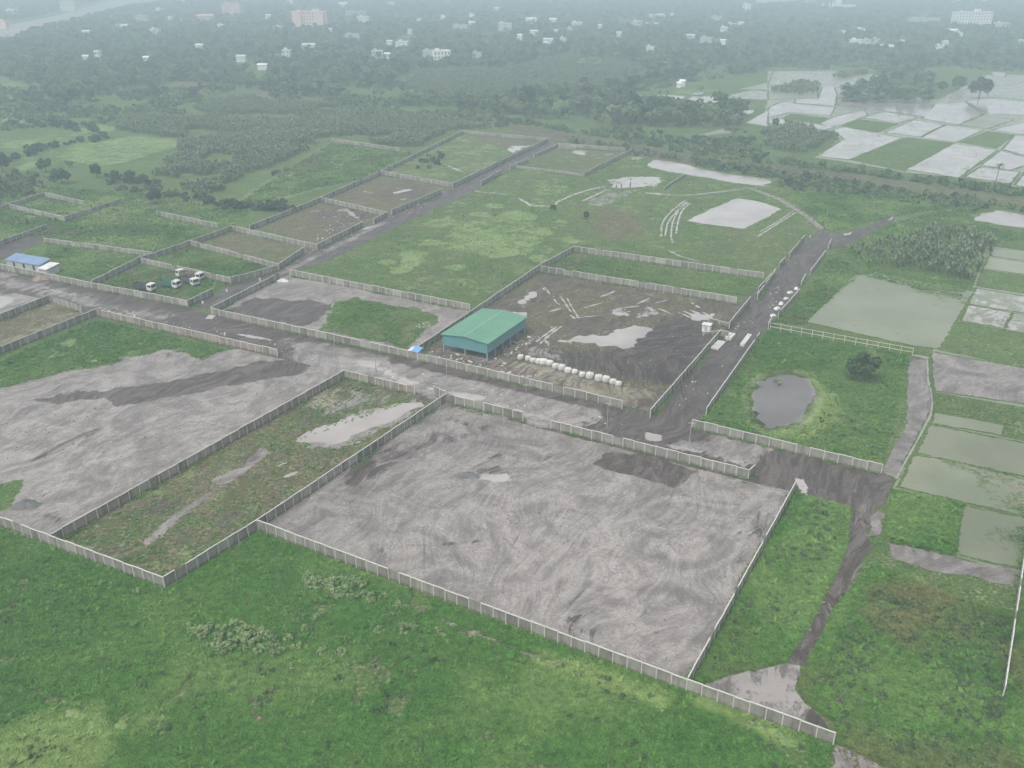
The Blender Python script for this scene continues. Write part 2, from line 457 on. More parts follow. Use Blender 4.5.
# base ground: one sheet, finer near the camera
def base_ground():
    ang = np.concatenate([np.arange(-180, -42, 6.0), np.arange(-42, 42.01, 0.45), np.arange(48, 180, 6.0)])
    rad = np.concatenate([[0.5, 25, 50], np.geomspace(65, 5200, 270)])
    A_, R_ = np.meshgrid(np.radians(ang), rad)
    P = np.stack([(R_ * np.sin(A_)).ravel(), (R_ * np.cos(A_)).ravel()], 1)
    na, nr = len(ang), len(rad)
    fs = []
    for j in range(nr - 1):
        for i in range(na):
            i2 = (i + 1) % na
            fs.append((j * na + i, j * na + i2, (j + 1) * na + i2, (j + 1) * na + i))
    me = bpy.data.meshes.new('ground'); me.from_pydata([(p[0], p[1], 0) for p in P], [], fs); me.update()
    if me.polygons[len(fs) // 2].normal.z < 0: me.flip_normals()
    fill_masks(me, P, {}, GROUND_PATCHES)
    me.materials.append(M['terrain'])
    o = link('ground', me); o['kind'] = 'structure'

GROUND_PATCHES = [
    # front meadow
    ('lime', [(0, 735), (40, 716), (95, 706), (118, 728), (100, 768), (60, 790), (-60, 790), (-60, 760)], 3.0, 0.9),
    ('lime', [(128, 712), (165, 708), (168, 730), (135, 735)], 3.0, 0.6),
    ('lime', L([(620, 679), (645, 690), (662, 700)], 1.6), 1.2, 0.9), ('lime', L([(695, 700), (720, 709)], 2.0), 1.0, 1.0),
    ('lime', L([(732, 716), (762, 728), (790, 742)], 2.0), 1.2, 1.0), ('lime', L([(528, 654), (556, 664)], 1.5), 1.0, 0.7),
    ('tan', [(238, 692), (256, 698), (292, 722), (275, 730), (250, 735), (235, 715)], 4.0, 0.50),
    ('brown', [(215, 688), (262, 694), (300, 722), (270, 738), (225, 740), (205, 715)], 5.0, 0.75),
    ('brown', [(35, 640), (60, 640), (60, 658), (38, 656)], 2.5, 0.8),
    ('lime', L([(180, 600), (222, 612)], 1.4), 1.2, 0.7), ('tan', L([(388, 598), (425, 613), (455, 626), (500, 643), (535, 657), (560, 667)], 1.2), 1.2, 0.8), ('tan', L([(180, 600), (222, 612)], .8), .8, .7),
    # right front rough ground
    ('brown', [(860, 690), (930, 640), (1000, 600), (1060, 640), (1060, 790), (850, 790)], 14.0, 0.50),
    ('brown', [(880, 575), (940, 590), (960, 640), (900, 650)], 6.0, 0.45), ('lime', [(890, 560), (1000, 590), (1005, 640), (930, 610)], 5.0, 0.45),
    ('brown', [(690, 675), (740, 655), (790, 600), (850, 560), (860, 520), (880, 520), (820, 660), (770, 668)], 2.5, 0.5),
    ('brown', [(800, 712), (845, 700), (850, 742), (835, 742)], 2.0, 0.7),
    # left meadows beyond the plots
    ('lime', [(0, 135), (120, 120), (130, 150), (0, 190)], 14.0, 0.42), ('brown', [(120, 200), (260, 195), (235, 215), (140, 215)], 8.0, 0.5),
    ('brown', [(50, 225), (130, 210), (160, 235), (90, 240)], 6.0, 0.55), ('lime', [(130, 215), (225, 218), (190, 238), (150, 245)], 8.0, 0.42),
    ('brown', [(470, 128), (560, 132), (700, 160), (700, 172), (560, 144)], 6.0, 0.75),
    ('lime', [(780, 225), (900, 185), (1024, 215), (1000, 240), (840, 260)], 14.0, 0.40),
]
base_ground()

# ---- yards
sheet('mud_yard', [(-60, 380), (0, 355), (98, 314), (278, 355), (300, 360), (345, 371), (62, 536), (50, 543), (-60, 514)], 0.03, 0.9, {'mud': 1}, [
    ('mud', [(-60, 376), (0, 352), (97, 312), (180, 331), (240, 346), (205, 359), (165, 350), (120, 362), (75, 370), (20, 385), (-60, 405)], 2.5, 0.2),
    ('lime', [(0, 365), (97, 325), (180, 345), (60, 375), (0, 384)], 3.0, 0.45),
    ('mud', [(-60, 488), (0, 484), (20, 482), (22, 492), (8, 510), (-60, 515)], 1.2, 0.1),
    ('dark', [(36, 400), (60, 394), (150, 384), (215, 373), (262, 361), (300, 358), (322, 362), (300, 374), (230, 386), (150, 401), (118, 407), (102, 400), (60, 404)], 0.8),
    ('dark', L([(26, 470), (55, 455), (95, 432)], 4), 4, 0.55), ('dark', [(20, 498), (55, 490), (60, 520), (30, 520)], 4, 0.55),
    ('dark', [(-60, 400), (30, 385), (90, 372), (200, 358), (90, 392), (0, 412)], 8, 0.42),
    *sweeps([[(320, 372), (250, 405), (180, 450), (110, 490), (60, 520)], [(310, 378), (220, 425), (130, 470), (40, 500)], [(318, 366), (230, 392), (140, 425), (50, 450), (-20, 460)], [(300, 390), (200, 460), (90, 515)], [(200, 400), (120, 420), (20, 425)]]),
    ('dark', L([(95, 430), (60, 445), (30, 462)], 3), 2.5, .62), ('dark', L([(15, 505), (60, 520)], 5), 3, .6), ('dark', [(120, 340), (190, 350), (180, 362), (120, 372)], 3, .45),
    ('tone', [(-60, 400), (300, 380), (300, 430), (60, 530), (-60, 510)], 20, 0.10)])
sheet('scrub_plot', [(345, 379), (415, 396), (442, 400), (166, 586), (62, 538)], 0.03, 0.8, {'brown': 0.60, 'mud': 0.32, 'dark': 0.36, 'lime': .34}, [
    ('brown', [(345, 380), (430, 398), (300, 480), (200, 545), (130, 555), (240, 440)], 5, 0.58),
    ('lime', [(165, 492), (195, 462), (237, 450), (240, 462), (190, 490)], 2, 0.8), ('lime', [(135, 545), (165, 530), (150, 565), (100, 555)], 4, 0.6),
    ('wet', [(298, 441), (318, 429), (345, 419), (400, 403), (422, 402), (424, 405), (395, 419), (360, 433), (335, 443), (318, 442)], 0.7),
    ('mud', [(280, 448), (350, 412), (428, 398), (405, 424), (335, 452)], 3, 0.75), ('mud', [(345, 383), (415, 397), (330, 420), (290, 432)], 5, .55), ('mud', L([(150, 540), (185, 510), (215, 490), (245, 470), (262, 452)], 3.0), 2.0, 0.75),
    ('mud', [(212, 480), (245, 465), (258, 452), (250, 470), (225, 488)], 1.2, 0.85), ('wet', L([(285, 477), (297, 472)], 1.0), 0.6, 0.9), ('wet', L([(262, 471), (290, 462)], 0.8), 0.8, 0.62),
    ('dark', [(135, 510), (180, 495), (178, 515), (140, 520)], 2.5, 0.7), ('dark', [(240, 458), (262, 450), (258, 470)], 1.5, 0.6),
    ('wet', L([(340, 448), (385, 432), (395, 425)], 0.7), 0.7, 0.62), ('tan', [(300, 395), (345, 384), (345, 405), (310, 420)], 3, 0.6),
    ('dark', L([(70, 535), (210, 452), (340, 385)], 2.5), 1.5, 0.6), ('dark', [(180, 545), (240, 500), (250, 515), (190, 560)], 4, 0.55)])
sheet('mud_yard', [(446, 402), (523, 422), (537, 426), (551, 429), (749, 480), (792, 487), (687, 688), (258, 529)], 0.034, 0.7, {'mud': 1}, [
    ('dark', [(597, 464), (612, 452), (640, 452), (668, 462), (694, 472), (688, 481), (672, 488), (648, 482), (620, 474)], 0.7),
    ('dark', [(330, 480), (375, 445), (420, 430), (500, 425), (520, 440), (440, 450), (390, 480), (350, 505)], 7, 0.56),
    ('dark', [(440, 410), (520, 430), (500, 440), (430, 425)], 4, 0.55), ('dark', [(470, 470), (500, 460), (515, 470), (500, 482)], 3, 0.6),
    ('dark', [(330, 540), (385, 530), (390, 560), (345, 550)], 5, 0.5), ('dark', [(745, 500), (788, 494), (735, 590), (715, 590)], 5, 0.55),
    ('dark', [(540, 600), (600, 610), (640, 660), (560, 640)], 7, 0.42), ('dark', [(505, 470), (560, 440), (610, 440), (560, 470)], 5, 0.42),
    ('mud', L([(560, 432), (640, 452), (745, 482)], 1.6), 1.6, 0.3), ('mud', L([(450, 406), (520, 424)], 2.0), 1.6, 0.35),
    *sweeps([[(537, 428), (520, 445), (480, 470), (420, 500), (340, 530), (290, 530)], [(540, 428), (545, 455), (530, 490), (480, 540), (430, 580)], [(543, 430), (575, 470), (590, 520), (570, 580), (600, 630)], [(545, 430), (620, 500), (700, 510), (745, 520), (720, 580)],
      [(756, 478), (740, 495), (700, 520), (640, 545), (560, 560), (500, 590)], [(758, 480), (760, 510), (735, 560), (690, 620), (670, 650)], [(640, 600), (660, 640), (690, 650), (715, 600), (700, 540), (650, 520)], [(480, 420), (440, 450), (400, 480), (370, 520), (350, 560)], [(600, 640), (560, 600), (550, 560), (590, 530), (640, 540), (650, 580), (610, 610)]]),
    *sweeps([[(530, 430), (470, 490), (400, 540), (330, 545)], [(550, 440), (560, 520), (520, 600)], [(650, 490), (610, 560), (640, 640)]], 'tan', .5),
    ('dark', [(345, 468), (372, 446), (385, 470), (352, 500), (338, 496)], 5, 0.75), ('dark', L([(500, 455), (470, 462), (455, 474)], 3), 2, .6), ('wet', L([(420, 455), (445, 458), (470, 470)], 1.8), 1.5, .6), ('wet', [(485, 478), (508, 472), (512, 480), (495, 486)], 1.5, .62),
    ('dark', L([(490, 540), (440, 545), (415, 545)], 1.5), 1.5, .6), ('dark', [(360, 545), (400, 540), (405, 560), (370, 562)], 4, .66), ('dark', [(545, 610), (580, 600), (600, 625), (560, 640)], 5, .64), ('dark', L([(560, 650), (620, 660), (680, 680)], 3), 2.5, .58),
    ('tone', [(420, 470), (700, 490), (760, 520), (680, 660), (420, 590)], 18, 0.10), ('tone', [(320, 430), (520, 425), (420, 500), (330, 520)], 10, -0.10)])
sheet('mud_yard', [(211, 313), (281, 278), (291, 274), (470, 310), (418, 350), (406, 356)], 0.03, 0.9, {'mud': 1}, [
    ('mud', [(334, 301), (357, 298), (431, 312), (441, 316), (424, 333), (405, 349), (322, 330)], 1.6, 0.0),
    ('brown', [(334, 301), (357, 298), (431, 312), (441, 316), (405, 349), (322, 330)], 3, 0.45),
    ('dark', [(222, 312), (256, 297), (321, 302), (328, 311), (318, 320), (300, 326), (230, 316)], 1.4, 1),
    ('wet', [(419, 325), (425, 320), (432, 323), (428, 329), (421, 330)], 0.7), ('wet', L([(318, 329), (331, 312), (333, 303)], 1.0), 0.7, 0.7),
    ('wet', L([(360, 299), (400, 306), (438, 313)], 1.2), 1.0, 0.6)])
ruts = []
for (a, b) in [((543, 288), (550, 294)), ((545, 287), (549, 292)), ((554, 299), (560, 305)), ((560, 296), (571, 312)), ((567, 298), (578, 317)), ((549, 312), (562, 308)),
               ((570, 315), (575, 319)), ((536, 342), (558, 326)), ((540, 344), (562, 326)), ((544, 340), (549, 346)), ((584, 308), (602, 303)), ((610, 311), (640, 306)),
               ((655, 303), (668, 300)), ((660, 309), (671, 314)), ((678, 312), (693, 319)), ((683, 311), (698, 317)), ((690, 310), (702, 316)), ((696, 305), (700, 308)),
               ((575, 318), (604, 315)), ((600, 297), (615, 291)), ((637, 304), (650, 298)), ((645, 293), (652, 296)), ((690, 302), (694, 304)), ((702, 312), (712, 318))]:
    q = ((a[0] + b[0]) / 2 + random.uniform(-1.2, 1.2), (a[1] + b[1]) / 2 + random.uniform(-.6, .6)); ruts.append(([a, q, b], random.uniform(.5, .95)))
sheet('shed_yard', [(420, 351), (541, 270), (550, 271), (737, 304), (728, 326), (650, 412), (622, 406)], 0.03, 0.55, {'brown': 0.85, 'wet': 0.31, 'dark': 0.47, 'mud': 0.36}, [
    ('tone', [(541, 350), (575, 350), (607, 350), (630, 351), (637, 332), (655, 326), (672, 317), (702, 322), (719, 333), (672, 386), (625, 379), (562, 363)], 4, -.2), ('dark', [(541, 350), (575, 350), (607, 350), (630, 351), (637, 332), (655, 326), (672, 317), (702, 322), (719, 333), (672, 386), (625, 379), (562, 363)], 2.2),
    ('wet', [(559, 341), (582, 336), (610, 336), (630, 326), (650, 329), (645, 336), (632, 340), (630, 349), (607, 347), (585, 342)], 1.1),
    ('wet', [(600, 308), (650, 305), (672, 312), (660, 318), (640, 322), (610, 317)], 3, 0.50), ('wet', [(516, 300), (535, 292), (534, 298), (520, 306)], 1.2, 0.75),
    ('wet', [(512, 312), (530, 312), (528, 316), (514, 319)], 1.2, 0.75), ('wet', [(655, 330), (690, 333), (680, 350), (655, 350)], 5, 0.36),
    ('wet', [(682, 312), (715, 314), (712, 320), (695, 319)], 1.2, 0.7), ('tan', [(490, 362), (545, 362), (620, 384), (650, 392), (650, 412), (620, 404), (500, 374)], 2.5, 0.8),
    ('mud', [(520, 345), (545, 347), (585, 362), (570, 364), (540, 358), (522, 352)], 1.2, 0.9), ('dark', [(500, 300), (545, 276), (720, 304), (700, 312), (560, 285), (520, 312)], 3, 0.50),
    ('dark', [(425, 352), (445, 340), (500, 362), (500, 370)], 3, 0.5), ('lime', [(575, 325), (620, 322), (615, 332), (580, 336)], 2, 0.35)])
ribbons('wheel_rut', ruts, .04, {'wet': .85, 'mud': 1}, .4)
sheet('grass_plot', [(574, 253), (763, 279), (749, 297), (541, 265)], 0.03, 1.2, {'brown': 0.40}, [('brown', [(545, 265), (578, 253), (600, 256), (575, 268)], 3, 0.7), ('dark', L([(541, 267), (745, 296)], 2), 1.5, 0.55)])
POND = [(752, 392), (760, 382), (768, 377), (790, 374), (806, 380), (813, 393), (808, 410), (797, 420), (780, 426), (766, 428), (756, 418)]
sheet('grass_plot', [(693, 427), (706, 411), (770, 327), (912, 355), (909, 362), (880, 472)], 0.03, 1.0, {'lime': 0.36}, [
    ('lime', [(745, 390), (770, 370), (812, 372), (845, 410), (820, 440), (760, 438)], 6, 0.95), ('tan', [(808, 385), (822, 400), (812, 425), (785, 433), (795, 425), (810, 408)], 2, 0.72),
    ('brown', [(770, 330), (910, 356), (905, 372), (790, 350)], 6, 0.50), ('wet', POND, 0.8), ('tone', [(783 + (x - 783) * 1.13, 401 + (y - 401) * 1.15) for x, y in POND], 1.2, -0.60), ('dark', [(735, 372), (768, 335), (800, 340), (770, 352), (750, 375)], 2, 0.55),
    ('wet', L([(777, 343), (787, 344)], 1.5), 0.7, 0.8)])
# ---- plots of the upper left
sheet('earth_plot', [(257, 226), (321, 199), (387, 214), (363, 226), (318, 247)], 0.03, 1.3, {'brown': 0.9, 'wet': 0.34, 'dark': .3, 'mud': .3}, [
    ('dark', [(300, 215), (340, 205), (384, 215), (360, 225), (320, 242)], 5, 0.5), ('wet', L([(312, 211), (345, 210)], 2.0), 1.2, 0.72), ('wet', L([(345, 208), (357, 218)], 2.2), 1.2, 0.75),
    ('wet', L([(325, 230), (343, 227)], 2.2), 1.2, 0.75), ('wet', L([(306, 225), (320, 223)], 1.5), 1.2, 0.6)])
sheet('earth_plot', [(381, 176), (453, 187), (441, 192), (386, 214), (322, 198)], 0.03, 1.5, {'brown': 0.9, 'wet': 0.33, 'dark': .33, 'mud': .3}, [
    ('dark', [(360, 190), (430, 185), (440, 192), (390, 212)], 6, 0.5), ('wet', L([(365, 191), (375, 194)], 2), 1.2, 0.7), ('wet', L([(395, 193), (408, 190)], 3), 1.2, 0.8), ('wet', L([(400, 200), (412, 197)], 2), 1.2, 0.6)])
sheet('grass_plot', [(191, 244), (256, 263), (302, 252), (279, 269), (262, 275), (232, 280), (143, 260)], 0.03, 1.5, {'brown': 0.58, 'lime': .45}, [('tan', L([(225, 268), (262, 262)], 5), 4, 0.45)])
sheet('grass_plot', [(197, 241), (230, 228), (256, 228), (318, 248), (303, 250), (257, 260)], 0.034, 1.5, {'brown': 0.60, 'lime': 0.42})
sheet('grass_plot', [(143, 262), (231, 282), (214, 292), (189, 303), (95, 283)], 0.03, 1.2, {'brown': 0.48, 'lime': .3}, [('mud', L([(178, 298), (196, 297)], 1.5), 1.5, 0.7), ('dark', [(170, 275), (205, 278), (200, 288), (165, 290)], 4, 0.4)])
sheet('grass_plot', [(46, 242), (152, 258), (94, 281), (50, 274), (-10, 262), (24, 252)], 0.03, 1.5, {'lime': 0.33}, [('tone', [(20, 240), (150, 256), (95, 283), (0, 262)], 5, 0.1), ('tan', L([(24, 251), (45, 242)], 2), 1.5, 0.7)])
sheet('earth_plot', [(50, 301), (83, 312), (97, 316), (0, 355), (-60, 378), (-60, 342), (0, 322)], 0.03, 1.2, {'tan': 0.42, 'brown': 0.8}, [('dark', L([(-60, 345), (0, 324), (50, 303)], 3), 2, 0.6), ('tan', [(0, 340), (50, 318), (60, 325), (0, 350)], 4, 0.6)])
sheet('mud_yard', [(-60, 268), (-10, 284), (48, 298), (0, 319), (-60, 340)], 0.05, 1.2, {'mud': 0.9}, [('wet', [(-60, 292), (10, 296), (18, 302), (0, 312), (-60, 330)], 2, 0.75), ('wet', [(24, 289), (36, 290), (34, 294), (26, 294)], 1, 0.9), ('dark', [(-60, 270), (0, 285), (50, 296), (0, 296), (-60, 285)], 3, 0.6)])
sheet('grass_field', [(331, 141), (418, 153), (381, 174), (308, 192), (256, 208), (225, 212), (250, 190), (293, 166)], 0.03, 2.0, {'lime': 0.52, 'brown': 0.42}, [
    ('brown', [(230, 205), (300, 180), (330, 184), (256, 206)], 8, 0.62), ('lime', [(290, 165), (335, 150), (360, 160), (300, 175)], 6, 0.6), ('wet', L([(360, 156), (385, 159)], 2), 2, 0.55)])
sheet('grass_plot', [(420, 153), (463, 132), (511, 154), (453, 184), (384, 173)], 0.03, 1.6, {'lime': 0.44, 'brown': 0.44, 'wet': .22}, [('wet', L([(446, 165), (462, 172)], 2.5), 1.5, 0.8), ('wet', L([(443, 158), (490, 161)], 1.5), 1.5, 0.55), ('tan', L([(490, 140), (505, 144)], 4), 3, 0.7)])
sheet('earth_plot', [(466, 132), (548, 140), (513, 153)], 0.034, 2.0, {'brown': 0.75}, [('wet', L([(490, 141), (500, 144)], 3), 2, 0.7), ('wet', [(515, 146), (530, 146), (512, 154), (502, 152)], 1.5, 0.8)])
sheet('grass_plot', [(558, 144), (574, 145), (629, 152), (584, 175), (512, 166)], 0.03, 1.6, {'brown': 0.50, 'lime': .35, 'wet': .25}, [
    ('wet', [(574, 150), (588, 151), (586, 156), (574, 154)], 1.5, 0.8), ('wet', L([(560, 160), (605, 158)], 2), 1.5, 0.6), ('wet', L([(600, 156), (612, 154)], 2.5), 1.5, 0.7)])
FIELD = [(307, 268), (341, 255), (411, 220), (471, 193), (500, 178), (514, 167), (584, 177), (632, 153), (648, 158), (775, 178), (800, 205), (822, 232), (806, 240), (773, 270), (575, 245), (472, 304), (291, 270)]
def E(cx, cy, rx, ry): return [(cx + rx * math.cos(t * PI / 5), cy + ry * math.sin(t * PI / 5)) for t in range(10)]
LIMES = [(489, 237, 14, 5.5), (440, 224, 18, 3.5), (478, 214, 8, 2.5), (570, 240, 11, 3), (412, 257, 12, 6), (500, 253, 22, 5), (455, 267, 12, 3), (519, 216, 20, 5), (538, 259, 8, 3), (475, 247, 16, 4), (400, 270, 12, 3), (545, 232, 10, 2.5), (430, 243, 14, 3), (560, 222, 9, 2), (388, 262, 8, 3), (495, 206, 10, 2)]
tracks = [L([(687, 199), (673, 210), (663, 222), (661, 237)], 0.8), L([(686, 202), (676, 212), (668, 223), (665, 236)], 0.8), L([(688, 202), (679, 210), (673, 222), (671, 236), (673, 243)], 0.8),
          L([(690, 203), (682, 211), (678, 222), (676, 234)], 0.8), L([(760, 232), (780, 220), (795, 210)], 0.9), L([(757, 237), (782, 221), (797, 212)], 0.9)]
sheet('grass_field', FIELD, 0.026, 0.9, {'lime': 0.34, 'brown': 0.36}, [('lime', E(*e_), 1.6, 1.0) for e_ in LIMES] + [
    ('lime', [(440, 222), (520, 205), (560, 235), (540, 262), (480, 258), (430, 250)], 10, 0.56), ('lime', [(466, 236), (490, 228), (500, 234), (480, 243)], 2, 0.9), ('lime', [(422, 223), (450, 217), (458, 223), (430, 227)], 2, 0.85),
    ('lime', [(395, 262), (425, 248), (430, 258), (405, 272)], 3, 0.75), ('brown', [(400, 275), (440, 262), (460, 268), (420, 290)], 5, 0.55), ('lime', [(520, 185), (585, 180), (570, 205), (510, 215)], 9, 0.5),
    ('brown', [(590, 205), (640, 210), (655, 232), (620, 245), (585, 235)], 6, 0.62), ('mud', [(590, 212), (630, 212), (628, 235), (600, 238)], 7, 0.42),
    ('mud', [(582, 202), (608, 190), (640, 190), (620, 202), (590, 210)], 3, 0.55), ('wet', L([(518, 198), (531, 206), (553, 206), (560, 200), (582, 191), (606, 186)], 1.3), 0.9, 0.8),
    ('wet', L([(466, 189), (480, 192), (508, 195)], 1.3), 0.8, 0.8), ('wet', [(609, 180), (630, 176), (660, 177), (664, 183), (655, 187), (625, 187), (606, 190)], 2.0, 0.60),
    ('wet', [(630, 157), (643, 157), (644, 159), (632, 160)], 1, 0.9), ('wet', L([(646, 193), (690, 195), (708, 194)], 1.6), 1.0, 0.7), ('tan', L([(582, 201), (604, 190)], 2), 1.5, 0.7),
    ('wet', L([(664, 189), (684, 175)], 2.0), 1.2, 0.6), ('brown', [(700, 230), (760, 230), (790, 245), (770, 262), (690, 252)], 8, 0.42),
    ('dark', L([(574, 248), (472, 306)], 2.2), 1.6, 0.5)])
ribbons('wheel_track', [(t[1], .75) for t in tracks] + [([(518, 198), (524, 201), (531, 205), (542, 206), (553, 206), (562, 200), (582, 192), (606, 186)], 1.1), ([(466, 189), (480, 192), (495, 193), (508, 195)], 1.0), ([(582, 201), (594, 196), (606, 190)], 1.2), ([(646, 193), (668, 195), (690, 195), (710, 193), (745, 189)], 1.1), ([(700, 262), (680, 256), (668, 250)], .7)], .045, {'wet': .8, 'tan': .8})
ribbons('footpath', [([(743, 187), (755, 190), (768, 195), (780, 200), (792, 207), (806, 216), (816, 224), (823, 231)], 2.6)], .05, {'mud': .62, 'tan': .8})
sheet('pond', [(687, 221), (705, 212), (738, 198), (760, 202), (781, 209), (762, 220), (743, 229), (720, 226)], 0.05, 1.2, {'wet': 1.0}, [], rough=1.0)
sheet('pond', [(646, 166), (655, 160), (672, 162), (690, 166), (700, 169), (735, 175), (773, 180), (764, 186), (740, 184), (700, 177), (670, 172)], 0.05, 1.2, {'wet': 1.0}, [], rough=1.5)
sheet('pond', [(973, 220), (982, 213), (1000, 211), (1060, 220), (1060, 232), (1000, 225)], 0.05, 1.5, {'wet': 1.0}, [('tone', [(960, 205), (1070, 205), (1070, 240), (960, 240)], 1, -0.1)], rough=1.5)

# ---- roads and tracks
sheet('road', [(-60, 252), (0, 267), (50, 278), (92, 289), (187, 307), (213, 315), (408, 357.5), (622, 408.5), (650, 411), (692, 427.5), (881, 473), (894, 480), (884, 506), (856, 509), (795, 492), (749, 482), (551, 431), (537, 428),
                (523, 424), (446, 404), (432, 402), (414, 398), (345, 373), (278, 358), (97, 317), (80, 312), (48, 300), (0, 290), (-60, 275)], 0.044, 0.9, {'dark': 0.70, 'mud': 1, 'wet': 0.24}, [
    ('dark', [(600, 400), (650, 411), (692, 428), (881, 473), (894, 480), (884, 506), (795, 492), (749, 482), (600, 440)], 4, 0.88), ('dark', [(285, 340), (345, 350), (500, 386), (600, 410), (570, 430), (440, 402), (345, 372), (300, 362)], 3.5, 0.20), ('wet', [(340, 357), (380, 362), (440, 385), (530, 408), (560, 420), (520, 418), (440, 396), (400, 388)], 3, 0.62),
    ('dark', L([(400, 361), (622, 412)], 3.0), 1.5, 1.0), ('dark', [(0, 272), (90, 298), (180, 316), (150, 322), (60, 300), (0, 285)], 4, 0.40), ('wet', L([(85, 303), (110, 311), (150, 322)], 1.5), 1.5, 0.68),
    ('wet', L([(30, 283), (60, 292)], 2.0), 1.5, 0.7), ('wet', L([(120, 312), (190, 322)], 1.5), 1.5, 0.55), ('wet', L([(240, 335), (270, 340)], 2.2), 1.5, 0.75), ('wet', [(206, 314), (216, 315), (214, 320), (204, 319)], 1, 0.7),
    ('wet', [(645, 432), (660, 436), (660, 442), (645, 440)], 1.5, 0.7), ('dark', [(665, 446), (720, 435), (765, 450), (768, 470), (745, 470), (690, 452)], 2.0, 0.25), ('wet', L([(670, 447), (700, 452), (735, 462)], 2), 1.5, 0.66),
    ('wet', L([(715, 437), (735, 442)], 1.3), 1.0, 0.6), ('wet', [(797, 480), (803, 481), (808, 500), (801, 496)], 0.8, 0.9), ('wet', L([(846, 489), (873, 497)], 1.2), 1, 0.6), ('tan', [(620, 405), (650, 408), (645, 424), (615, 418)], 3, 0.7)])
sheet('road', [(650, 411), (673, 386), (728, 327), (737, 304), (752, 293), (774, 271), (807, 239), (822, 229), (838, 233), (846, 240), (827, 252), (800, 288), (762, 335), (706, 411), (694, 429), (690, 442), (640, 430)], 0.05, 0.9, {'dark': 0.84, 'mud': 1}, [
    ('wet', L([(776, 278), (783, 280)], 1.2), 0.8, 0.8), ('brown', L([(800, 262), (812, 248)], 3), 3, 0.5), ('dark', [(790, 255), (810, 240), (830, 240), (815, 260)], 4, 0.50), ('wet', L([(735, 318), (755, 313)], 1.4), 1.2, 0.6), ('tone', [(650, 411), (730, 325), (760, 335), (706, 411)], 6, -0.12)], rough=0.6)
sheet('track', [(828, 237), (846, 234), (870, 226), (880, 220), (898, 212), (903, 214), (885, 226), (865, 238), (850, 246), (836, 248)], 0.046, 1.2, {'dark': 0.75, 'brown': 0.7}, [('wet', [(843, 233), (850, 232), (853, 235), (845, 236)], 0.8, 0.9), ('wet', L([(888, 220), (902, 212)], 1.5), 0.8, 0.9)], rough=1.0)
sheet('road', [(191, 306), (214, 296), (250, 272), (263, 277), (278, 268), (303, 252), (340, 240), (386, 215), (440, 191), (512, 158), (548, 139), (558, 145), (512, 168), (471, 193), (411, 220), (341, 255), (307, 268), (281, 277), (211, 310)], 0.048, 1.1, {'dark': 0.66, 'mud': 0.9, 'brown': .6}, [
    ('brown', L([(262, 276), (320, 250), (390, 218), (450, 190)], 3), 2, 0.55), ('dark', L([(265, 282), (330, 250), (386, 222)], 2), 2, 0.35), ('wet', L([(360, 231), (375, 226)], 1.8), 1.2, 0.7)], rough=0.8)
sheet('track', [(-60, 268), (0, 246), (47, 226), (85, 232), (70, 238), (45, 240), (24, 250), (0, 260), (-30, 268)], 0.04, 1.5, {'dark': 0.65, 'brown': 0.8}, [], rough=1.2)
sheet('track', [(856, 506), (886, 500), (876, 512), (868, 532), (872, 548), (858, 575), (840, 600), (828, 620), (814, 650), (801, 668), (786, 664), (800, 632), (818, 600), (836, 570), (846, 548), (849, 530)], 0.05, 0.6, {'dark': 0.58, 'brown': 0.7, 'mud': .5}, [
    ('wet', L([(798, 660), (812, 625)], 0.8), 0.7, 0.7), ('mud', L([(868, 515), (862, 545)], 1.2), 1, 0.7)], rough=0.9)
sheet('mud_pool', [(700, 685), (720, 676), (745, 672), (768, 666), (785, 664), (800, 668), (795, 690), (806, 706), (820, 716), (832, 735), (800, 720), (770, 711), (730, 699)], 0.056, 0.5, {'wet': 0.50, 'mud': 1}, [('wet', [(725, 690), (745, 676), (785, 670), (790, 690), (800, 712), (770, 708)], 3, .75), ('tone', [(690, 660), (850, 660), (850, 740), (690, 740)], 1, -0.16), 
    ('dark', [(796, 704), (812, 702), (842, 725), (834, 740), (805, 724)], 0.8, 1.0), ('wet', [(796, 704), (812, 702), (842, 725), (834, 740), (805, 724)], 0.8, 0.2), ('mud', L([(806, 716), (820, 724)], 1.2), 1, .8)], rough=0.9)
sheet('track', [(838, 744), (862, 748), (900, 764), (940, 790), (820, 790), (832, 760)], 0.03, 0.7, {'mud': 0.56, 'brown': 0.7}, [], rough=0.9)
sheet('path', [(909, 360), (928, 359), (930, 384), (932, 408), (895, 478), (880, 473), (907, 425)], 0.04, 1.0, {'mud': 0.95}, [('tone', [(900, 355), (940, 355), (940, 480), (870, 480)], 1, -0.14)], rough=0.5)
sheet('embankment', [(250, 91), (345, 102), (440, 114), (512, 124), (600, 138), (700, 158), (768, 166), (860, 176), (1024, 199), (1100, 210), (1100, 220), (1024, 208), (860, 184), (768, 173), (690, 164), (600, 145), (512, 129), (440, 119), (345, 106), (250, 95)],
      0.06, 3.0, {'brown': 0.62}, [('dark', [(500, 122), (700, 156), (860, 174), (860, 186), (700, 166), (500, 130)], 6, 0.55), ('lime', [(345, 102), (500, 122), (500, 128), (345, 106)], 4, 0.45)], rough=2.0)
sheet('road', [(-120, 46), (0, 27), (60, 15), (90, 6), (150, -8), (200, -14), (200, -8), (175, -2), (125, 5), (60, 22), (0, 41), (-120, 64)], 0.07, 8.0, {'mud': 1.0}, [('tone', [(-150, 40), (210, -16), (210, -4), (-150, 82)], 30, 0.25)])

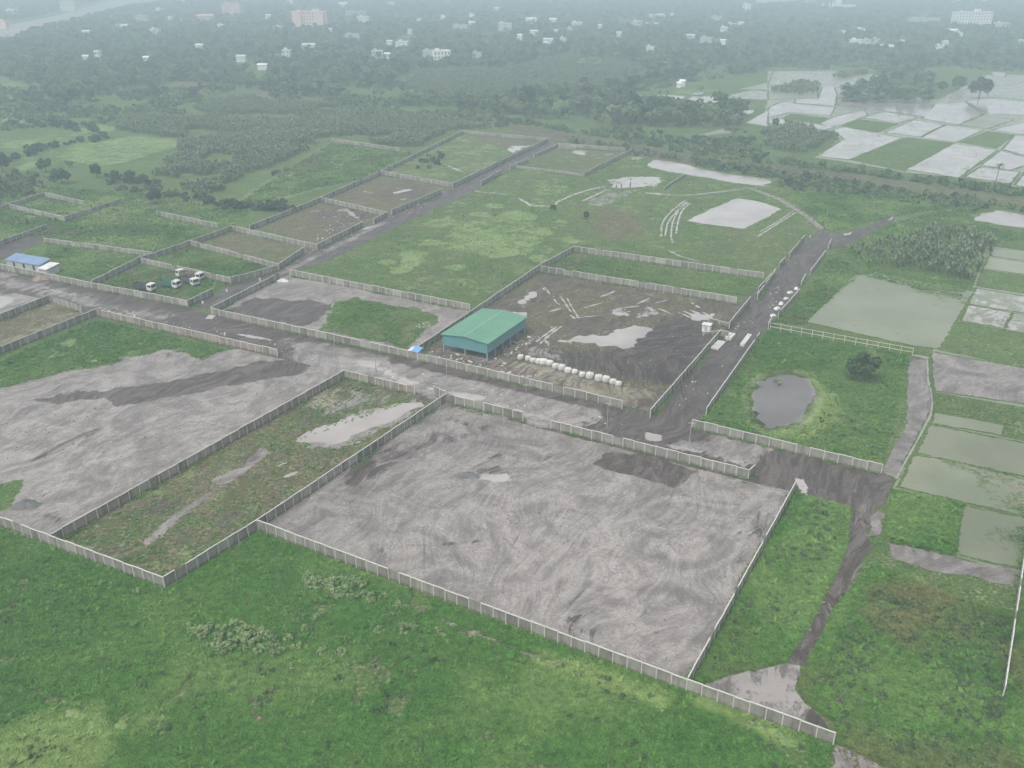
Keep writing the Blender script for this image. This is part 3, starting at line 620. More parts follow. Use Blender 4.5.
# ---- paddies on the right: each a shallow basin between grass banks
def bank(px, wd):
    poly = atv(px)
    if area(poly) < 0: poly = poly[::-1]
    o = sheet('field_bank', px, 0.021, 4.0, {'brown': .2}, None, shrink=-wd, rough=.5)
sheet('flooded_field', [(986, 246), (1070, 256), (1070, 600), (1024, 577), (955, 556), (893, 540), (887, 500), (936, 400), (931, 352), (966, 310)], 0.012, 2.0, {'pad': .62, 'lime': .4})
sheet('flooded_field', Z(768, 0, 4, [(-10, 470), (0, 285), (250, 282), (440, 300), (470, 350), (680, 400), (880, 300), (1100, 300), (1100, 770), (985, 745), (780, 712), (550, 690), (330, 650), (190, 630), (290, 555), (230, 525), (0, 495)]), 0.012, 3.0, {'pad': .66, 'lime': .35, 'wet': .42}, rough=2.0)
def paddy(px, base, **kw):
    bank(px, .5)
    paddy_(px, base, **kw)
def paddy_(px, base, **kw): sheet('paddy', px, 0.03, kw.pop('res', 2.0), base, kw.pop('patches', None), shrink=kw.pop('shrink', 0.3), rough=0.5)
PW, PG, PB = {'wet': .56, 'pad': 1.0, 'tone': .02}, {'pad': .74}, {'pad': .76, 'tone': -0.12}
GR = {'lime': 0.30}
R8 = lambda p: Z(768, 192, 4, p)
S4 = lambda p: Z(768, 384, 4, p)
paddy(R8([(150, 520), (340, 335), (430, 320), (560, 350), (825, 400), (780, 470), (690, 630), (580, 615)]), {'pad': 0.70}, patches=[('pad', R8([(400, 320), (825, 395), (790, 470), (520, 350)]), 8, 0.42), ('brown', R8([(400, 320), (825, 395), (790, 440), (520, 360)]), 6, 0.55)])
paddy(R8([(885, 225), (1150, 245), (1150, 290), (890, 255)]), PG); paddy(R8([(882, 260), (1150, 298), (1150, 345), (862, 308)]), {'pad': 1.0, 'tone': 0.1})
paddy(R8([(858, 312), (1150, 350), (1150, 425), (840, 378)]), {'lime': 0.2, 'tone': 0.1}, patches=[('pad', L(R8([(858 - 3 * i, 320 + 8 * i), (1150, 356 + 8.5 * i)]), 0.7), 0.8, 0.6) for i in range(8)])
paddy(R8([(832, 384), (1150, 440), (1150, 500), (985, 478), (802, 448)]), {'wet': 0.45, 'pad': 1}); paddy(R8([(800, 452), (975, 483), (945, 545), (772, 515)]), {'wet': 0.5, 'pad': 1, 'tone': -0.08})
paddy(R8([(982, 485), (1150, 508), (1150, 590), (948, 550)]), {'wet': 0.46, 'pad': 1}); paddy(R8([(768, 520), (945, 552), (1150, 592), (1150, 730), (1024, 705), (685, 630)]), GR)
paddy([(931, 352), (1024, 368), (1070, 376), (1070, 414), (1024, 404), (934, 391)], {'mud': 0.9, 'tone': -0.1}); paddy(S4([(660, 35), (1024, 98), (1200, 128), (1200, 200), (1024, 172), (665, 108)]), GR)
paddy(S4([(664, 112), (945, 165), (940, 206), (655, 158)]), PG); paddy(S4([(948, 165), (1200, 205), (1200, 268), (940, 208)]), GR)
paddy(S4([(650, 163), (1024, 238), (1200, 275), (1200, 405), (1024, 370), (588, 276)]), PB)
paddy(S4([(582, 284), (700, 300), (1024, 382), (1200, 420), (1200, 570), (1024, 530), (520, 412)]), PG, patches=[('tan', S4([(690, 305), (870, 360), (950, 430), (940, 500), (1200, 560), (1200, 420), (1000, 375)]), 6, 0.75), ('pad', S4([(690, 305), (870, 360), (950, 430), (940, 500), (1200, 560), (1200, 420), (1000, 375)]), 6, 0.35)])
paddy(S4([(500, 422), (772, 480), (742, 688), (468, 622)]), GR); paddy(S4([(776, 486), (1024, 536), (1200, 575), (1200, 790), (1024, 742), (748, 684)]), PB, patches=[('tan', S4([(930, 540), (1200, 590), (1200, 680), (960, 640)]), 5, 0.62), ('pad', S4([(930, 540), (1200, 590), (1200, 680), (960, 640)]), 5, 0.42)])
sheet('mud_strip', S4([(470, 630), (600, 660), (750, 694), (900, 728), (1200, 800), (1200, 830), (960, 800), (820, 775), (640, 745), (500, 700)]), 0.03, 1.0, {'mud': 0.85}, [('tone', [(870, 535), (1070, 580), (1070, 600), (870, 560)], 1, -0.18)], rough=0.8)
sheet('mud_strip', S4([(430, 510), (465, 520), (450, 600), (400, 610)]), 0.03, 0.8, {'mud': 0.8}, [], rough=0.6)
R4 = lambda p: Z(768, 0, 4, p)
R3 = lambda p: Z(512, 0, 4, p)
WG = {'wet': 0.45, 'pad': 1}
for pts, b in [([(330, 640), (560, 550), (740, 572), (545, 685)], GR), ([(550, 678), (740, 575), (920, 600), (765, 712)], PW), ([(765, 570), (880, 525), (985, 540), (910, 595)], GR),
               ([(610, 550), (710, 500), (865, 520), (755, 570)], PW), ([(465, 530), (580, 480), (710, 498), (610, 548)], PW), ([(290, 505), (370, 478), (520, 497), (440, 530)], GR),
               ([(195, 625), (300, 555), (255, 522), (300, 507), (540, 553), (325, 640)], PW), ([(55, 475), (95, 455), (240, 472), (200, 495)], GR), ([(0, 482), (50, 477), (200, 498), (268, 510), (220, 522), (0, 492)], PW),
               ([(203, 495), (250, 472), (385, 435), (400, 462), (300, 500), (245, 508)], PW), ([(0, 430), (60, 405), (110, 415), (270, 430), (250, 465), (90, 450), (0, 470)], PW),
               ([(275, 395), (660, 420), (640, 470), (460, 443), (385, 433), (280, 425)], {'wet': 1, 'tone': -0.25}), ([(380, 470), (460, 446), (600, 470), (512, 495)], PW),
               ([(615, 475), (668, 415), (790, 410), (862, 458), (760, 500), (705, 490)], PW), ([(762, 500), (862, 460), (985, 480), (880, 516)], PG), ([(790, 405), (860, 392), (1100, 415), (1100, 465), (872, 455)], {'wet': 1, 'tone': -0.1}),
               ([(875, 350), (970, 340), (1100, 310), (1100, 405), (880, 388)], WG), ([(890, 288), (955, 291), (950, 306), (900, 303)], PW), ([(890, 520), (1100, 470), (1100, 545), (985, 535)], PW),
               ([(850, 660), (930, 602), (1010, 625), (1100, 640), (970, 682)], {'wet': 0.7, 'pad': 1}), ([(780, 708), (850, 668), (1010, 690), (970, 737)], PW), ([(985, 740), (1024, 690), (1100, 690), (1100, 765)], PW),
               ([(935, 598), (985, 542), (1100, 552), (1100, 630), (1010, 618)], {'wet': 0.7, 'pad': 1}), ([(20, 285), (250, 285), (440, 310), (420, 338), (250, 352), (0, 338)], WG),
               ([(110, 395), (200, 395), (215, 350), (265, 347), (278, 380), (268, 425), (105, 412)], PW), ([(0, 350), (200, 345), (200, 390), (0, 400)], {'pad': 0.7})]:
    bank(R4(pts), .5); sheet('paddy', R4(pts), 0.03, 3.0, b, shrink=0.8, rough=.8)
for pts, b in [([(430, 396), (470, 382), (540, 380), (515, 401)], PW), ([(520, 402), (590, 378), (700, 385), (660, 413)], PW), ([(665, 415), (720, 386), (890, 386), (840, 413), (760, 422)], PW),
               ([(870, 380), (960, 360), (1024, 366), (1024, 400), (900, 396)], WG), ([(900, 440), (975, 440), (950, 462)], PW), ([(930, 492), (980, 464), (1024, 440), (1024, 507)], PW), ([(715, 380), (735, 368), (775, 367), (760, 380)], PW),
               ([(680, 558), (830, 518), (890, 518), (880, 535), (800, 540), (710, 565)], {'wet': 0.6}), ([(1024, 330), (960, 345), (900, 358), (1024, 360)], {'pad': 0.9}), ([(660, 360), (860, 358), (700, 378), (640, 380)], {'lime': 0.5})]:
    bank(R3(pts), .5); sheet('paddy', R3(pts), 0.03, 3.0, b, shrink=0.7, rough=1.0)
R1 = lambda p: Z(0, 0, 4, p)
for pts, b in [([(220, 630), (330, 580), (540, 545), (690, 555), (740, 580), (640, 610), (500, 650), (380, 665)], {'lime': 0.55}), ([(0, 450), (170, 465), (100, 490), (0, 505)], {'lime': 0.5, 'pad': 0.45}),
               ([(330, 515), (410, 498), (460, 510), (450, 525), (340, 530)], {'lime': 0.62}), ([(0, 555), (160, 565), (120, 590), (0, 595)], {'lime': 0.55}), ([(0, 385), (70, 380), (60, 398), (0, 405)], {'tan': 0.6}),
               ([(700, 330), (760, 326), (880, 345), (860, 360), (720, 350)], {'brown': 0.9}), ([(560, 350), (880, 362), (860, 385), (560, 385)], {'lime': 0.42}), ([(970, 480), (1130, 465), (1140, 495), (1000, 500)], {'lime': 0.7}),
               ([(0, 290), (200, 285), (330, 320), (200, 350), (0, 345)], {'lime': 0.48}), ([(60, 670), (160, 640), (160, 660), (90, 685)], {'lime': 0.7}), ([(20, 775), (160, 735), (180, 755), (60, 800)], {'lime': 0.6}), ([(60, 880), (260, 800), (480, 830), (400, 860), (250, 880)], {'lime': 0.5})]:
    sheet('grass_field', R1(pts), 0.03, 3.0, b, rough=2.5)



# ------------------------------------------------------------------ vegetation meshes
def crown_mb(n, rx, rz, zc, clumps, leaf, seed, mi=0, mb=None):
    rg = random.Random(seed); mb = mb or MB()
    cs = []
    for i in range(clumps):
        th_, u = rg.uniform(0, 2 * PI), rg.uniform(-0.75, 1)
        r = math.sqrt(max(0, 1 - u * u)) * rg.uniform(0.45, 0.78)
        cs.append((Vector((r * rx * math.cos(th_), r * rx * math.sin(th_), zc + u * rz * 0.66)), rg.uniform(0.26, 0.46) * rx))
    for i in range(n):
        c, cr = cs[i % clumps]
        d_ = Vector((rg.gauss(0, 1), rg.gauss(0, 1), rg.gauss(0.25, 1))).normalized()
        p = c + d_ * cr * rg.uniform(0.72, 1.05)
        nrm = (d_ + Vector((rg.gauss(0, .5), rg.gauss(0, .5), rg.gauss(0.2, .5)))).normalized()
        a = nrm.orthogonal().normalized(); a.rotate(__import__('mathutils').Quaternion(nrm, rg.uniform(0, 6.28))); b = nrm.cross(a)
        s = leaf * rg.uniform(0.6, 1.3)
        mb.quad(p - a * s * 0.5, p + b * s * 0.34, p + a * s * 0.5, p - b * s * 0.34, mi)
    return mb

def trunk_mb(h, r, spread, seed, mb=None, mi=0):
    rg = random.Random(seed); mb = mb or MB()
    top = Vector((rg.uniform(-.3, .3), rg.uniform(-.3, .3), h * 0.45))
    mb.cyl((0, 0, -0.3), top, r, r * 0.7, 7, mi)
    for i in range(4):
        a = i * PI / 2 + rg.uniform(-.4, .4)
        mb.cyl(top - Vector((0, 0, .2)), (math.cos(a) * spread * .55, math.sin(a) * spread * .55, h * rg.uniform(.65, .85)), r * .55, r * .15, 5, mi)
    return mb

TREES = []      # (crown mesh, trunk mesh) kinds, about 8 m tall
for i in range(5):
    A_, B_ = [(3.4, 3.0), (3.9, 2.6), (2.8, 3.4), (4.3, 3.1), (3.1, 2.8)][i]
    cm = crown_mb(1900, A_, B_, 4.4, 15, 0.70, 20 + i).mesh('crown', M['leaf_tree'])
    tm = trunk_mb(6.5, 0.26, A_, 50 + i).mesh('trunk', M['bark'])
    TREES.append((cm, tm))
FOREST = []     # one-mesh trees for the wood
for i in range(6):
    A_, B_ = [(3.6, 3.0), (4.1, 2.7), (3.0, 3.5), (4.5, 3.2), (3.3, 2.6), (2.6, 3.8)][i]
    mb = crown_mb(260, A_, B_, 5.0, 9, 1.25, 80 + i)
    trunk_mb(6.0, 0.26, A_, 90 + i, mb, 1)
    FOREST.append(mb.mesh('tree', [M['leaf_dark'], M['leaf_tree'], M['leaf_pale'], M['leaf_dark'], M['leaf_tree'], M['leaf_tree']][i], M['bark']))

def palm_mesh(seed, h=8.5):
    rg = random.Random(seed); mb = MB()
    mb.cyl((0, 0, -.2), (.3, .1, h * .5), .2, .15, 6, 1); mb.cyl((.3, .1, h * .5), (.5, 0, h), .15, .12, 6, 1)
    for i in range(15):
        a = i * 2.4 + rg.uniform(-.2, .2); el = rg.uniform(-.2, .9); ln = rg.uniform(2.4, 3.2)
        p = Vector((.5, 0, h)); d_ = Vector((math.cos(a) * math.cos(el), math.sin(a) * math.cos(el), math.sin(el)))
        side = Vector((-math.sin(a), math.cos(a), 0)); wd = [.1, .42, .34, .04]
        for s in range(3):
            q = p + d_ * ln / 3; d_ = (d_ + Vector((0, 0, -.45))).normalized()
            mb.quad(p - side * wd[s], p + side * wd[s], q + side * wd[s + 1], q - side * wd[s + 1], 0); p = q
    return mb.mesh('palm_tree', M['leaf_tree'], M['bark'])
PALM = [palm_mesh(3), palm_mesh(4, 10)]

def bigleaf_mesh(seed):
    """tall plant of broad upright leaves, 4 m"""
    rg = random.Random(seed); mb = MB()
    for k_ in range(2):
        ox, oy = rg.uniform(-.5, .5) * k_, rg.uniform(-.5, .5) * k_; h = rg.uniform(1.7, 2.6)
        mb.cyl((ox, oy, -.1), (ox * 1.2, oy * 1.2, h), .13, .08, 5, 1)
        for i in range(9):
            a = i * 2.2 + rg.uniform(-.4, .4); el = rg.uniform(.75, 1.45); ln = rg.uniform(1.6, 2.6)
            p = Vector((ox * 1.2, oy * 1.2, h - .1)); d_ = Vector((math.cos(a) * math.cos(el), math.sin(a) * math.cos(el), math.sin(el)))
            side = Vector((-math.sin(a), math.cos(a), 0)); wd = [.07, .25, .22, .04]
            for s in range(3):
                q = p + d_ * ln / 3; d_ = (d_ + Vector((0, 0, -.35))).normalized()
                mb.quad(p - side * wd[s], p + side * wd[s], q + side * wd[s + 1], q - side * wd[s + 1], 0); p = q
    return mb.mesh('leafy_plant', M['leaf_plant'], M['stem'])
BIGLEAF = [bigleaf_mesh(i) for i in range(5)]

def bush_mesh(seed, mat='leaf_bush', n=260, leaf=0.3):
    mb = crown_mb(n, 1.1, 0.75, 0.6, 8, leaf, seed)
    mb.cyl((0, 0, -.1), (0.05, 0, .6), .06, .03, 5, 1)
    return mb.mesh('bush', M[mat], M['stem'])
BUSH = [bush_mesh(i) for i in range(4)]
SHRUB = [bush_mesh(30 + i, 'leaf_tree', 200, 0.42) for i in range(4)]
SHRUBD = [bush_mesh(40 + i, 'leaf_dark', 200, 0.42) for i in range(3)]

def weed_mesh(seed):
    rg = random.Random(seed); mb = MB()
    for i in range(9):
        a = rg.uniform(0, 6.28); r = rg.uniform(0, .3); el = rg.uniform(.15, 1.2); ln = rg.uniform(.22, .5)
        p = Vector((math.cos(a) * r, math.sin(a) * r, rg.uniform(0, .12)))
        d_ = Vector((math.cos(a) * math.cos(el), math.sin(a) * math.cos(el), math.sin(el))); side = Vector((-math.sin(a), math.cos(a), 0)) * rg.uniform(.07, .14)
        q = p + d_ * ln * .6; e = q + (d_ + Vector((0, 0, -.7))).normalized() * ln * .5
        mb.quad(p - side * .4, p + side * .4, q + side, q - side); mb.quad(q - side, q + side, e + side * .2, e - side * .2)
    return mb.mesh('weed', M['leaf_weed'])
WEED = [weed_mesh(i) for i in range(5)]

def rnd_in(poly, n, rg=RNG):
    P = np.array(poly); lo, hi = P.min(0), P.max(0)
    out = np.zeros((0, 2)); a = abs(area(poly)); bb = np.prod(hi - lo)
    m = int(n * bb / max(a, 1)) + 10
    q = rg.uniform(lo, hi, (m, 2)); q = q[poly_sd(q, poly) < 0]
    return q[:n]

def scatter(name, label, cat, P, meshes, scale, tint=None, kind='stuff', zsc=None):
    """one object of instanced copies on points"""
    src = bpy.data.collections.new(name + '_kinds')
    for i, me in enumerate(meshes):
        o = bpy.data.objects.new('%s_kind_%02d' % (name, i), me); src.objects.link(o)
    n = len(P)
    me = bpy.data.meshes.new(name); me.from_pydata([(p[0], p[1], 0) for p in P], [], [])
    def attr(nm, ty, vals, key='value'):
        a = me.attributes.new(nm, ty, 'POINT'); a.data.foreach_set(key, np.ascontiguousarray(vals).ravel())
    scale = np.asarray(scale, np.float32)
    if scale.ndim == 1: scale = np.stack([scale] * 3, 1)
    attr('sc', 'FLOAT_VECTOR', scale, 'vector'); attr('rz', 'FLOAT', RNG.uniform(0, 6.28, n).astype(np.float32))
    attr('pick', 'INT', RNG.integers(0, len(meshes), n).astype(np.int32))
    attr('tint', 'FLOAT', np.zeros(n, np.float32) if tint is None else np.asarray(tint, np.float32))
    o = link(name, me)
    g = bpy.data.node_groups.new(name, 'GeometryNodeTree')
    g.interface.new_socket('Geometry', in_out='INPUT', socket_type='NodeSocketGeometry'); g.interface.new_socket('Geometry', in_out='OUTPUT', socket_type='NodeSocketGeometry')
    N = g.nodes; gi = N.new('NodeGroupInput'); go = N.new('NodeGroupOutput')
    ci = N.new('GeometryNodeCollectionInfo'); ci.inputs['Collection'].default_value = src; ci.inputs['Separate Children'].default_value = True; ci.inputs['Reset Children'].default_value = True
    ip = N.new('GeometryNodeInstanceOnPoints'); ip.inputs['Pick Instance'].default_value = True
    def na(nm, ty):
        x = N.new('GeometryNodeInputNamedAttribute'); x.data_type = ty; x.inputs['Name'].default_value = nm; return x.outputs['Attribute']
    cb = N.new('ShaderNodeCombineXYZ'); g.links.new(na('rz', 'FLOAT'), cb.inputs[2])
    g.links.new(gi.outputs[0], ip.inputs['Points']); g.links.new(ci.outputs[0], ip.inputs['Instance']); g.links.new(na('pick', 'INT'), ip.inputs['Instance Index'])
    g.links.new(cb.outputs[0], ip.inputs['Rotation']); g.links.new(na('sc', 'FLOAT_VECTOR'), ip.inputs['Scale']); g.links.new(ip.outputs[0], go.inputs[0])
    md = o.modifiers.new('scatter', 'NODES'); md.node_group = g
    tag(o, label, cat, kind=kind)
    return o

# ------------------------------------------------------------------ houses (placed first: the wood keeps clear of their fronts)
HM = {k_: plain('house_' + k_, c, 0.08, 0.4, 0.8, stain=tuple(v * 0.72 for v in c)) for k_, c in {
    'white': (0.78, 0.78, 0.77), 'pale': (0.62, 0.62, 0.60), 'grey': (0.46, 0.47, 0.47), 'pink': (0.72, 0.52, 0.47), 'cream': (0.70, 0.64, 0.55), 'tin': (0.55, 0.57, 0.58), 'slab': (0.50, 0.49, 0.47), 'red': (0.55, 0.36, 0.32)}.items()}
HM['glass'] = plain('dark_window', (0.05, 0.055, 0.06), 0.2, 1.0, 0.2)
CLEAR = []

def house(px, py, wpx, hm, col, label, group=None, roof='slab', depth=None, rz=None, win=False, name='house', cat='house', storeys=None, cols=None):
    X, Y = at(px, py); m = mpp(px, py); wd = wpx * m; dp = depth or max(6.0, min(wd * 0.7, 14.0))
    rz = random.uniform(-0.35, 0.35) if rz is None else rz
    o = empty(name, (X, Y + dp / 2, 0), rz); tag(o, label, cat, group)
    x0, x1, y0, y1 = -wd / 2, wd / 2, -dp / 2, dp / 2
    MB().box(x0, x1, y0, y1, -0.3, hm).build('wall', HM[col], o)
    if roof == 'slab':
        r = MB(); r.box(x0 - .35, x1 + .35, y0 - .35, y1 + .35, hm, hm + .25)
        for a, b, c, d_ in ((x0 - .35, x1 + .35, y0 - .35, y0 - .15), (x0 - .35, x1 + .35, y1 + .15, y1 + .35), (x0 - .35, x0 - .15, y0 - .15, y1 + .15), (x1 + .15, x1 + .35, y0 - .15, y1 + .15)):
            r.box(a, b, c, d_, hm + .25, hm + .95)
        ro = r.build('roof', HM[col if col in ('white', 'pale', 'pink', 'cream') else 'slab'], o)
        if wd > 7:
            MB().box(x0 + wd * .15, x0 + wd * .15 + min(4, wd * .35), -1.5, 1.8, hm + .27, hm + 2.9).build('stair_tower', HM[col], ro)
    else:
        e = .6; zr = hm + dp * .2; r = MB()
        vs_ = [(x0 - e, y0 - e, hm - .1), (x1 + e, y0 - e, hm - .1), (x1 + e, 0, zr), (x0 - e, 0, zr), (x0 - e, y1 + e, hm - .1), (x1 + e, y1 + e, hm - .1)]
        r.add(vs_ + [(x, y, z - .12) for x, y, z in vs_], [(0, 1, 2, 3), (3, 2, 5, 4), (7, 6, 9, 8), (8, 9, 10, 11), (1, 0, 6, 7), (4, 5, 11, 10), (0, 3, 9, 6), (3, 4, 10, 9), (2, 1, 7, 8), (5, 2, 8, 11)])
        r.build('roof', HM[roof], o)
        MB().add([(x0, y0, hm), (x0, y1, hm), (x0, 0, zr - .2), (x1, y0, hm), (x1, y1, hm), (x1, 0, zr - .2)], [(0, 2, 1), (3, 4, 5)]).build('gable', HM[col], o)
    if win:
        ns = storeys or max(1, int(hm / 3.1)); nc = cols or max(2, int(wd / 3.5)); fh = hm / ns
        for s in range(ns):
            for c in range(nc):
                cx = x0 + wd * (c + .5) / nc; z0 = s * fh + fh * .32
                f = MB(); f.box(cx - .95, cx + .95, y0 - .12, y0 - .004, z0 - .1, z0 + fh * .5 + .1)
                fo = f.build('window', HM[col], o)
                MB().box(cx - .75, cx + .75, y0 - .16, y0 - .122, z0, z0 + fh * .5).build('pane', HM['glass'], fo)
    CLEAR.append((X, Y, wd / 2 + 3, dp + 3))
    return o

pk = house(310, 28, 35, 25, 'pink', 'long pink apartment block of several storeys above the trees', rz=-0.12, depth=16, win=True, name='apartment_block', cat='building', storeys=5, cols=12)
X_ = 35 * mpp(310, 28)
rb = MB(); rb.box(X_ * .10, X_ * .30, -5, 5, 25.9, 29.5); rb.build('roof_room', HM['pink'], pk)
for sx in (-.32, .33):
    wv = MB(); wv.box(X_ * sx - 7, X_ * sx + 7, -12.5, -8.2, -.3, 22.5); wv.build('wing', HM['pink'], pk)
wa = house(972, 27, 38, 23, 'white', 'long white apartment block with rows of windows among trees', rz=0.08, depth=15, win=True, name='apartment_block', cat='building', storeys=5, cols=12)
MB().box(4, 12, -4, 4, 23.98, 28).build('roof_room', HM['white'], wa)
house(925, 24, 30, 9, 'grey', 'low long grey building joined onto the left of the white apartment block', rz=0.02, depth=18, name='building', cat='building')
house(68, 11, 15, 19, 'cream', 'broad cream building with a stair tower behind the highway', name='building', cat='building', win=True)
house(232, 16, 19, 23, 'pink', 'tall pinkish block of stacked storeys left of the long pink block', name='building', cat='building', win=True)
house(205, 21, 16, 9, 'red', 'low reddish building in front of the tall pinkish block', name='building', cat='building', roof='red')
house(142, 24, 12, 13, 'grey', 'grey unfinished block rising from dark trees', name='building', cat='building', win=True)
house(155, 35, 9, 8, 'pale', 'pale flat roofed house just below the grey unfinished block')
house(356, 18, 20, 12, 'grey', 'wide grey building right of the long pink block', name='building', cat='building', win=True)
house(363, 25, 11, 13, 'white', 'narrow bright white house in front of the wide grey building', win=True)
house(441, 60, 17, 9, 'white', 'white house with open framed upper floor at the forest edge', win=True)
house(429, 58, 13, 7, 'grey', 'grey house touching the white framed house at the forest edge')
house(403, 49, 13, 8, 'pale', 'pale flat roofed house up left of the white framed house')
house(460, 31, 14, 8, 'grey', 'long grey house in the middle of the wooded town')
house(505, 31, 13, 11, 'pale', 'pale two part house right of the long grey house', win=True)
house(531, 24, 10, 8, 'white', 'wide white roofed house, left one of a neighbouring pair', roof='white')
house(553, 24, 7, 8, 'white', 'smaller white roofed house, right one of a neighbouring pair', roof='white')
house(577, 28, 11, 8, 'white', 'low white house with a row of openings in the town trees', win=True)
house(548, 45, 9, 7, 'white', 'white shed roof house below the pair of white roofed houses', roof='tin')
house(563, 44, 6, 7, 'pale', 'small pale house next to the white shed roof house')
house(637, 27, 9, 9, 'pale', 'pale house on its own above the central wood')
house(724, 34, 7, 9, 'white', 'square white house with a dark doorway below the striped tower', win=True)
house(732, 29, 10, 8, 'pale', 'pale house directly behind the square white house')
house(747, 12, 8, 16, 'white', 'striped white tower house of three storeys beside the river', win=True, name='tower_house', storeys=3, cols=2)
house(707, 43, 11, 6, 'grey', 'low grey house in front of the square white house')
house(691, 40, 8, 6, 'tin', 'pale tin roofed shed left of the low grey house', roof='tin')
house(717, 21, 9, 8, 'grey', 'grey house left of the striped tower house')
house(660, 19, 9, 7, 'pale', 'pale long house at the far middle of the town', roof='tin')
house(683, 87, 5, 5, 'white', 'little white farmhouse at the edge of the flooded paddies', roof='white')
house(679, 88, 3.5, 4, 'white', 'tiny white hut left of the little farmhouse by the paddies', roof='white', name='hut', cat='hut')
house(856, 46, 10, 7, 'white', 'white house in the trees below the white shrine')
house(867, 45, 7, 6, 'pale', 'pale house right beside the white house below the shrine')
house(876, 44, 7, 6, 'grey', 'greyish house, third in the row below the shrine')
house(887, 50, 13, 4, 'tin', 'long low shed with a pale roof right of the shrine houses', roof='tin', name='shed', cat='shed')
house(1003, 30, 13, 10, 'pale', 'pale house of two blocks right of the white apartment block', win=True)
house(953, 34, 11, 5, 'white', 'low white shed in front of the white apartment block', roof='white', name='shed', cat='shed')
house(98, 60, 5, 9, 'white', 'white narrow house in trees below the highway', win=True)
house(85, 61, 5, 5, 'white', 'small white hut just left of the white narrow house', roof='white', name='hut', cat='hut')
house(88, 35, 14, 4, 'tin', 'long pale shed roof just below the highway', roof='tin', name='shed', cat='shed')
house(122, 29, 12, 5, 'tin', 'long white shed roof right of the highway', roof='tin', name='shed', cat='shed')
house(199, 50, 7, 6, 'white', 'white house alone in the dark wood on the left', roof='white')
house(241, 62, 9, 6, 'pale', 'pale house with a long low roof beside scrub', roof='tin')
house(287, 58, 8, 8, 'pale', 'pale cube house below the long pink block', win=True)
house(308, 48, 12, 3.5, 'tin', 'long thin pale roof below the long pink block', roof='tin', name='shed', cat='shed')
house(278, 31, 8, 6, 'white', 'white house left of the foot of the long pink block')
house(352, 40, 13, 7, 'grey', 'grey house below the narrow bright white house')
house(377, 58, 11, 7, 'pale', 'pale house at the left of the forest edge houses', win=True)
house(262, 70, 9, 5, 'white', 'white low roof among trees down left of the pale cube house', roof='white')
house(477, 59, 9, 6, 'grey', 'grey house right of the white framed house')
house(3, 29, 8, 12, 'pink', 'pinkish block at the near end of the highway', name='building', cat='building')
house(11, 14, 9, 9, 'white', 'white house beyond the highway at the picture edge')
house(146, 62, 5, 5, 'white', 'small white hut in scrub below the pale flat roofed house', roof='white', name='hut', cat='hut')
for px, py, wp in [(170, 22, 4), (179, 23, 5), (160, 13, 8), (182, 3, 10), (221, 30, 6), (268, 19, 5), (343, 7, 8), (290, 4, 6), (330, 34, 4)]:
    house(px, py, wp, random.uniform(6, 9), random.choice(['white', 'pale', 'white']), 'small pale house among trees around the pinkish blocks', 'small houses around the pinkish blocks', roof=random.choice(['slab', 'white']))
for px, py, wp in [(419, 23, 4), (410, 34, 4), (443, 20, 4), (472, 18, 5), (472, 27, 6), (446, 3, 8), (391, 6, 7), (388, 60, 6), (390, 47, 6), (497, 12, 5), (520, 40, 5)]:
    house(px, py, wp, random.uniform(6, 9), random.choice(['white', 'pale', 'white']), 'small white house dotted in the middle wooded town', 'small houses of the middle town', roof=random.choice(['slab', 'white', 'tin']))
for px, py, wp in [(545, 48, 3.5), (570, 34, 5), (619, 38, 5), (549, 2, 7), (556, 35, 4), (534, 37, 7), (600, 30, 4), (651, 18, 4), (672, 18, 3), (648, 28, 5), (656, 28, 4), (723, 47, 5), (650, 54, 7), (741, 27, 5)]:
    house(px, py, wp, random.uniform(6, 8.5), random.choice(['white', 'pale', 'white']), 'small white house scattered above the central wood', 'small houses above the central wood', roof=random.choice(['slab', 'white', 'tin']))
for px, py, wp in [(810, 4, 9), (843, 35, 4), (861, 34, 8), (960, 38, 5), (945, 48, 5), (939, 52, 6), (931, 3, 6), (955, 3, 10), (982, 3, 10), (1020, 46, 5), (902, 45, 4)]:
    house(px, py, wp, random.uniform(5, 8), random.choice(['white', 'pale', 'white']), 'small white house scattered around the white apartment block', 'small houses around the white apartment block', roof=random.choice(['slab', 'white', 'tin']))
# white shrine with pointed spires
X, Y = at(838, 9); sh = empty('shrine', (X, Y, 0)); tag(sh, 'white shrine with pointed spires rising over trees', 'shrine')
MB().box(-4, 38, -8, 8, -.3, 10).build('hall', HM['white'], sh)
def spire(x, y, r, h):
    mb = MB(); prof = [(1, 0), (1, .35), (1.12, .36), (1.05, .42), (.72, .5), (.55, .62), (.30, .78), (.12, .9), (.03, 1.0)]
    for (r0, z0), (r1, z1) in zip(prof[:-1], prof[1:]): mb.cyl((x, y, z0 * h), (x, y, z1 * h), r * r0, r * r1, 12, 0, False)
    mb.build('spire', HM['white'], sh)
for x, y, r, h in ((-2, -3, 7, 38), (-13, 0, 3.4, 22), (-22, -2, 3.0, 19), (-36, 2, 3.2, 16)): spire(x, y, r, h)
CLEAR.append((X, Y, 40, 20))
sheet('river', [(755, -12), (800, -10), (797, 3), (790, 4), (770, 7), (757, 4)], 0.08, 8.0, {'wet': 1.0})

# ------------------------------------------------------------------ woods, plantations, shrubs
def keep_clear(P, extra=()):
    ok = np.ones(len(P), bool)
    for X, Y, hw, dp in CLEAR:
        # strip on the near side of every house so it shows through the crowns
        rel = P - np.array([X, Y]); dn = np.array([X, Y]) / math.hypot(X, Y)
        along = rel @ dn; across = rel @ np.array([dn[1], -dn[0]])
        ok &= ~((np.abs(across) < hw) & (along < dp + 2) & (along > -42))
    for poly in extra: ok &= poly_sd(P, atv(poly)) > 2
    return P[ok]

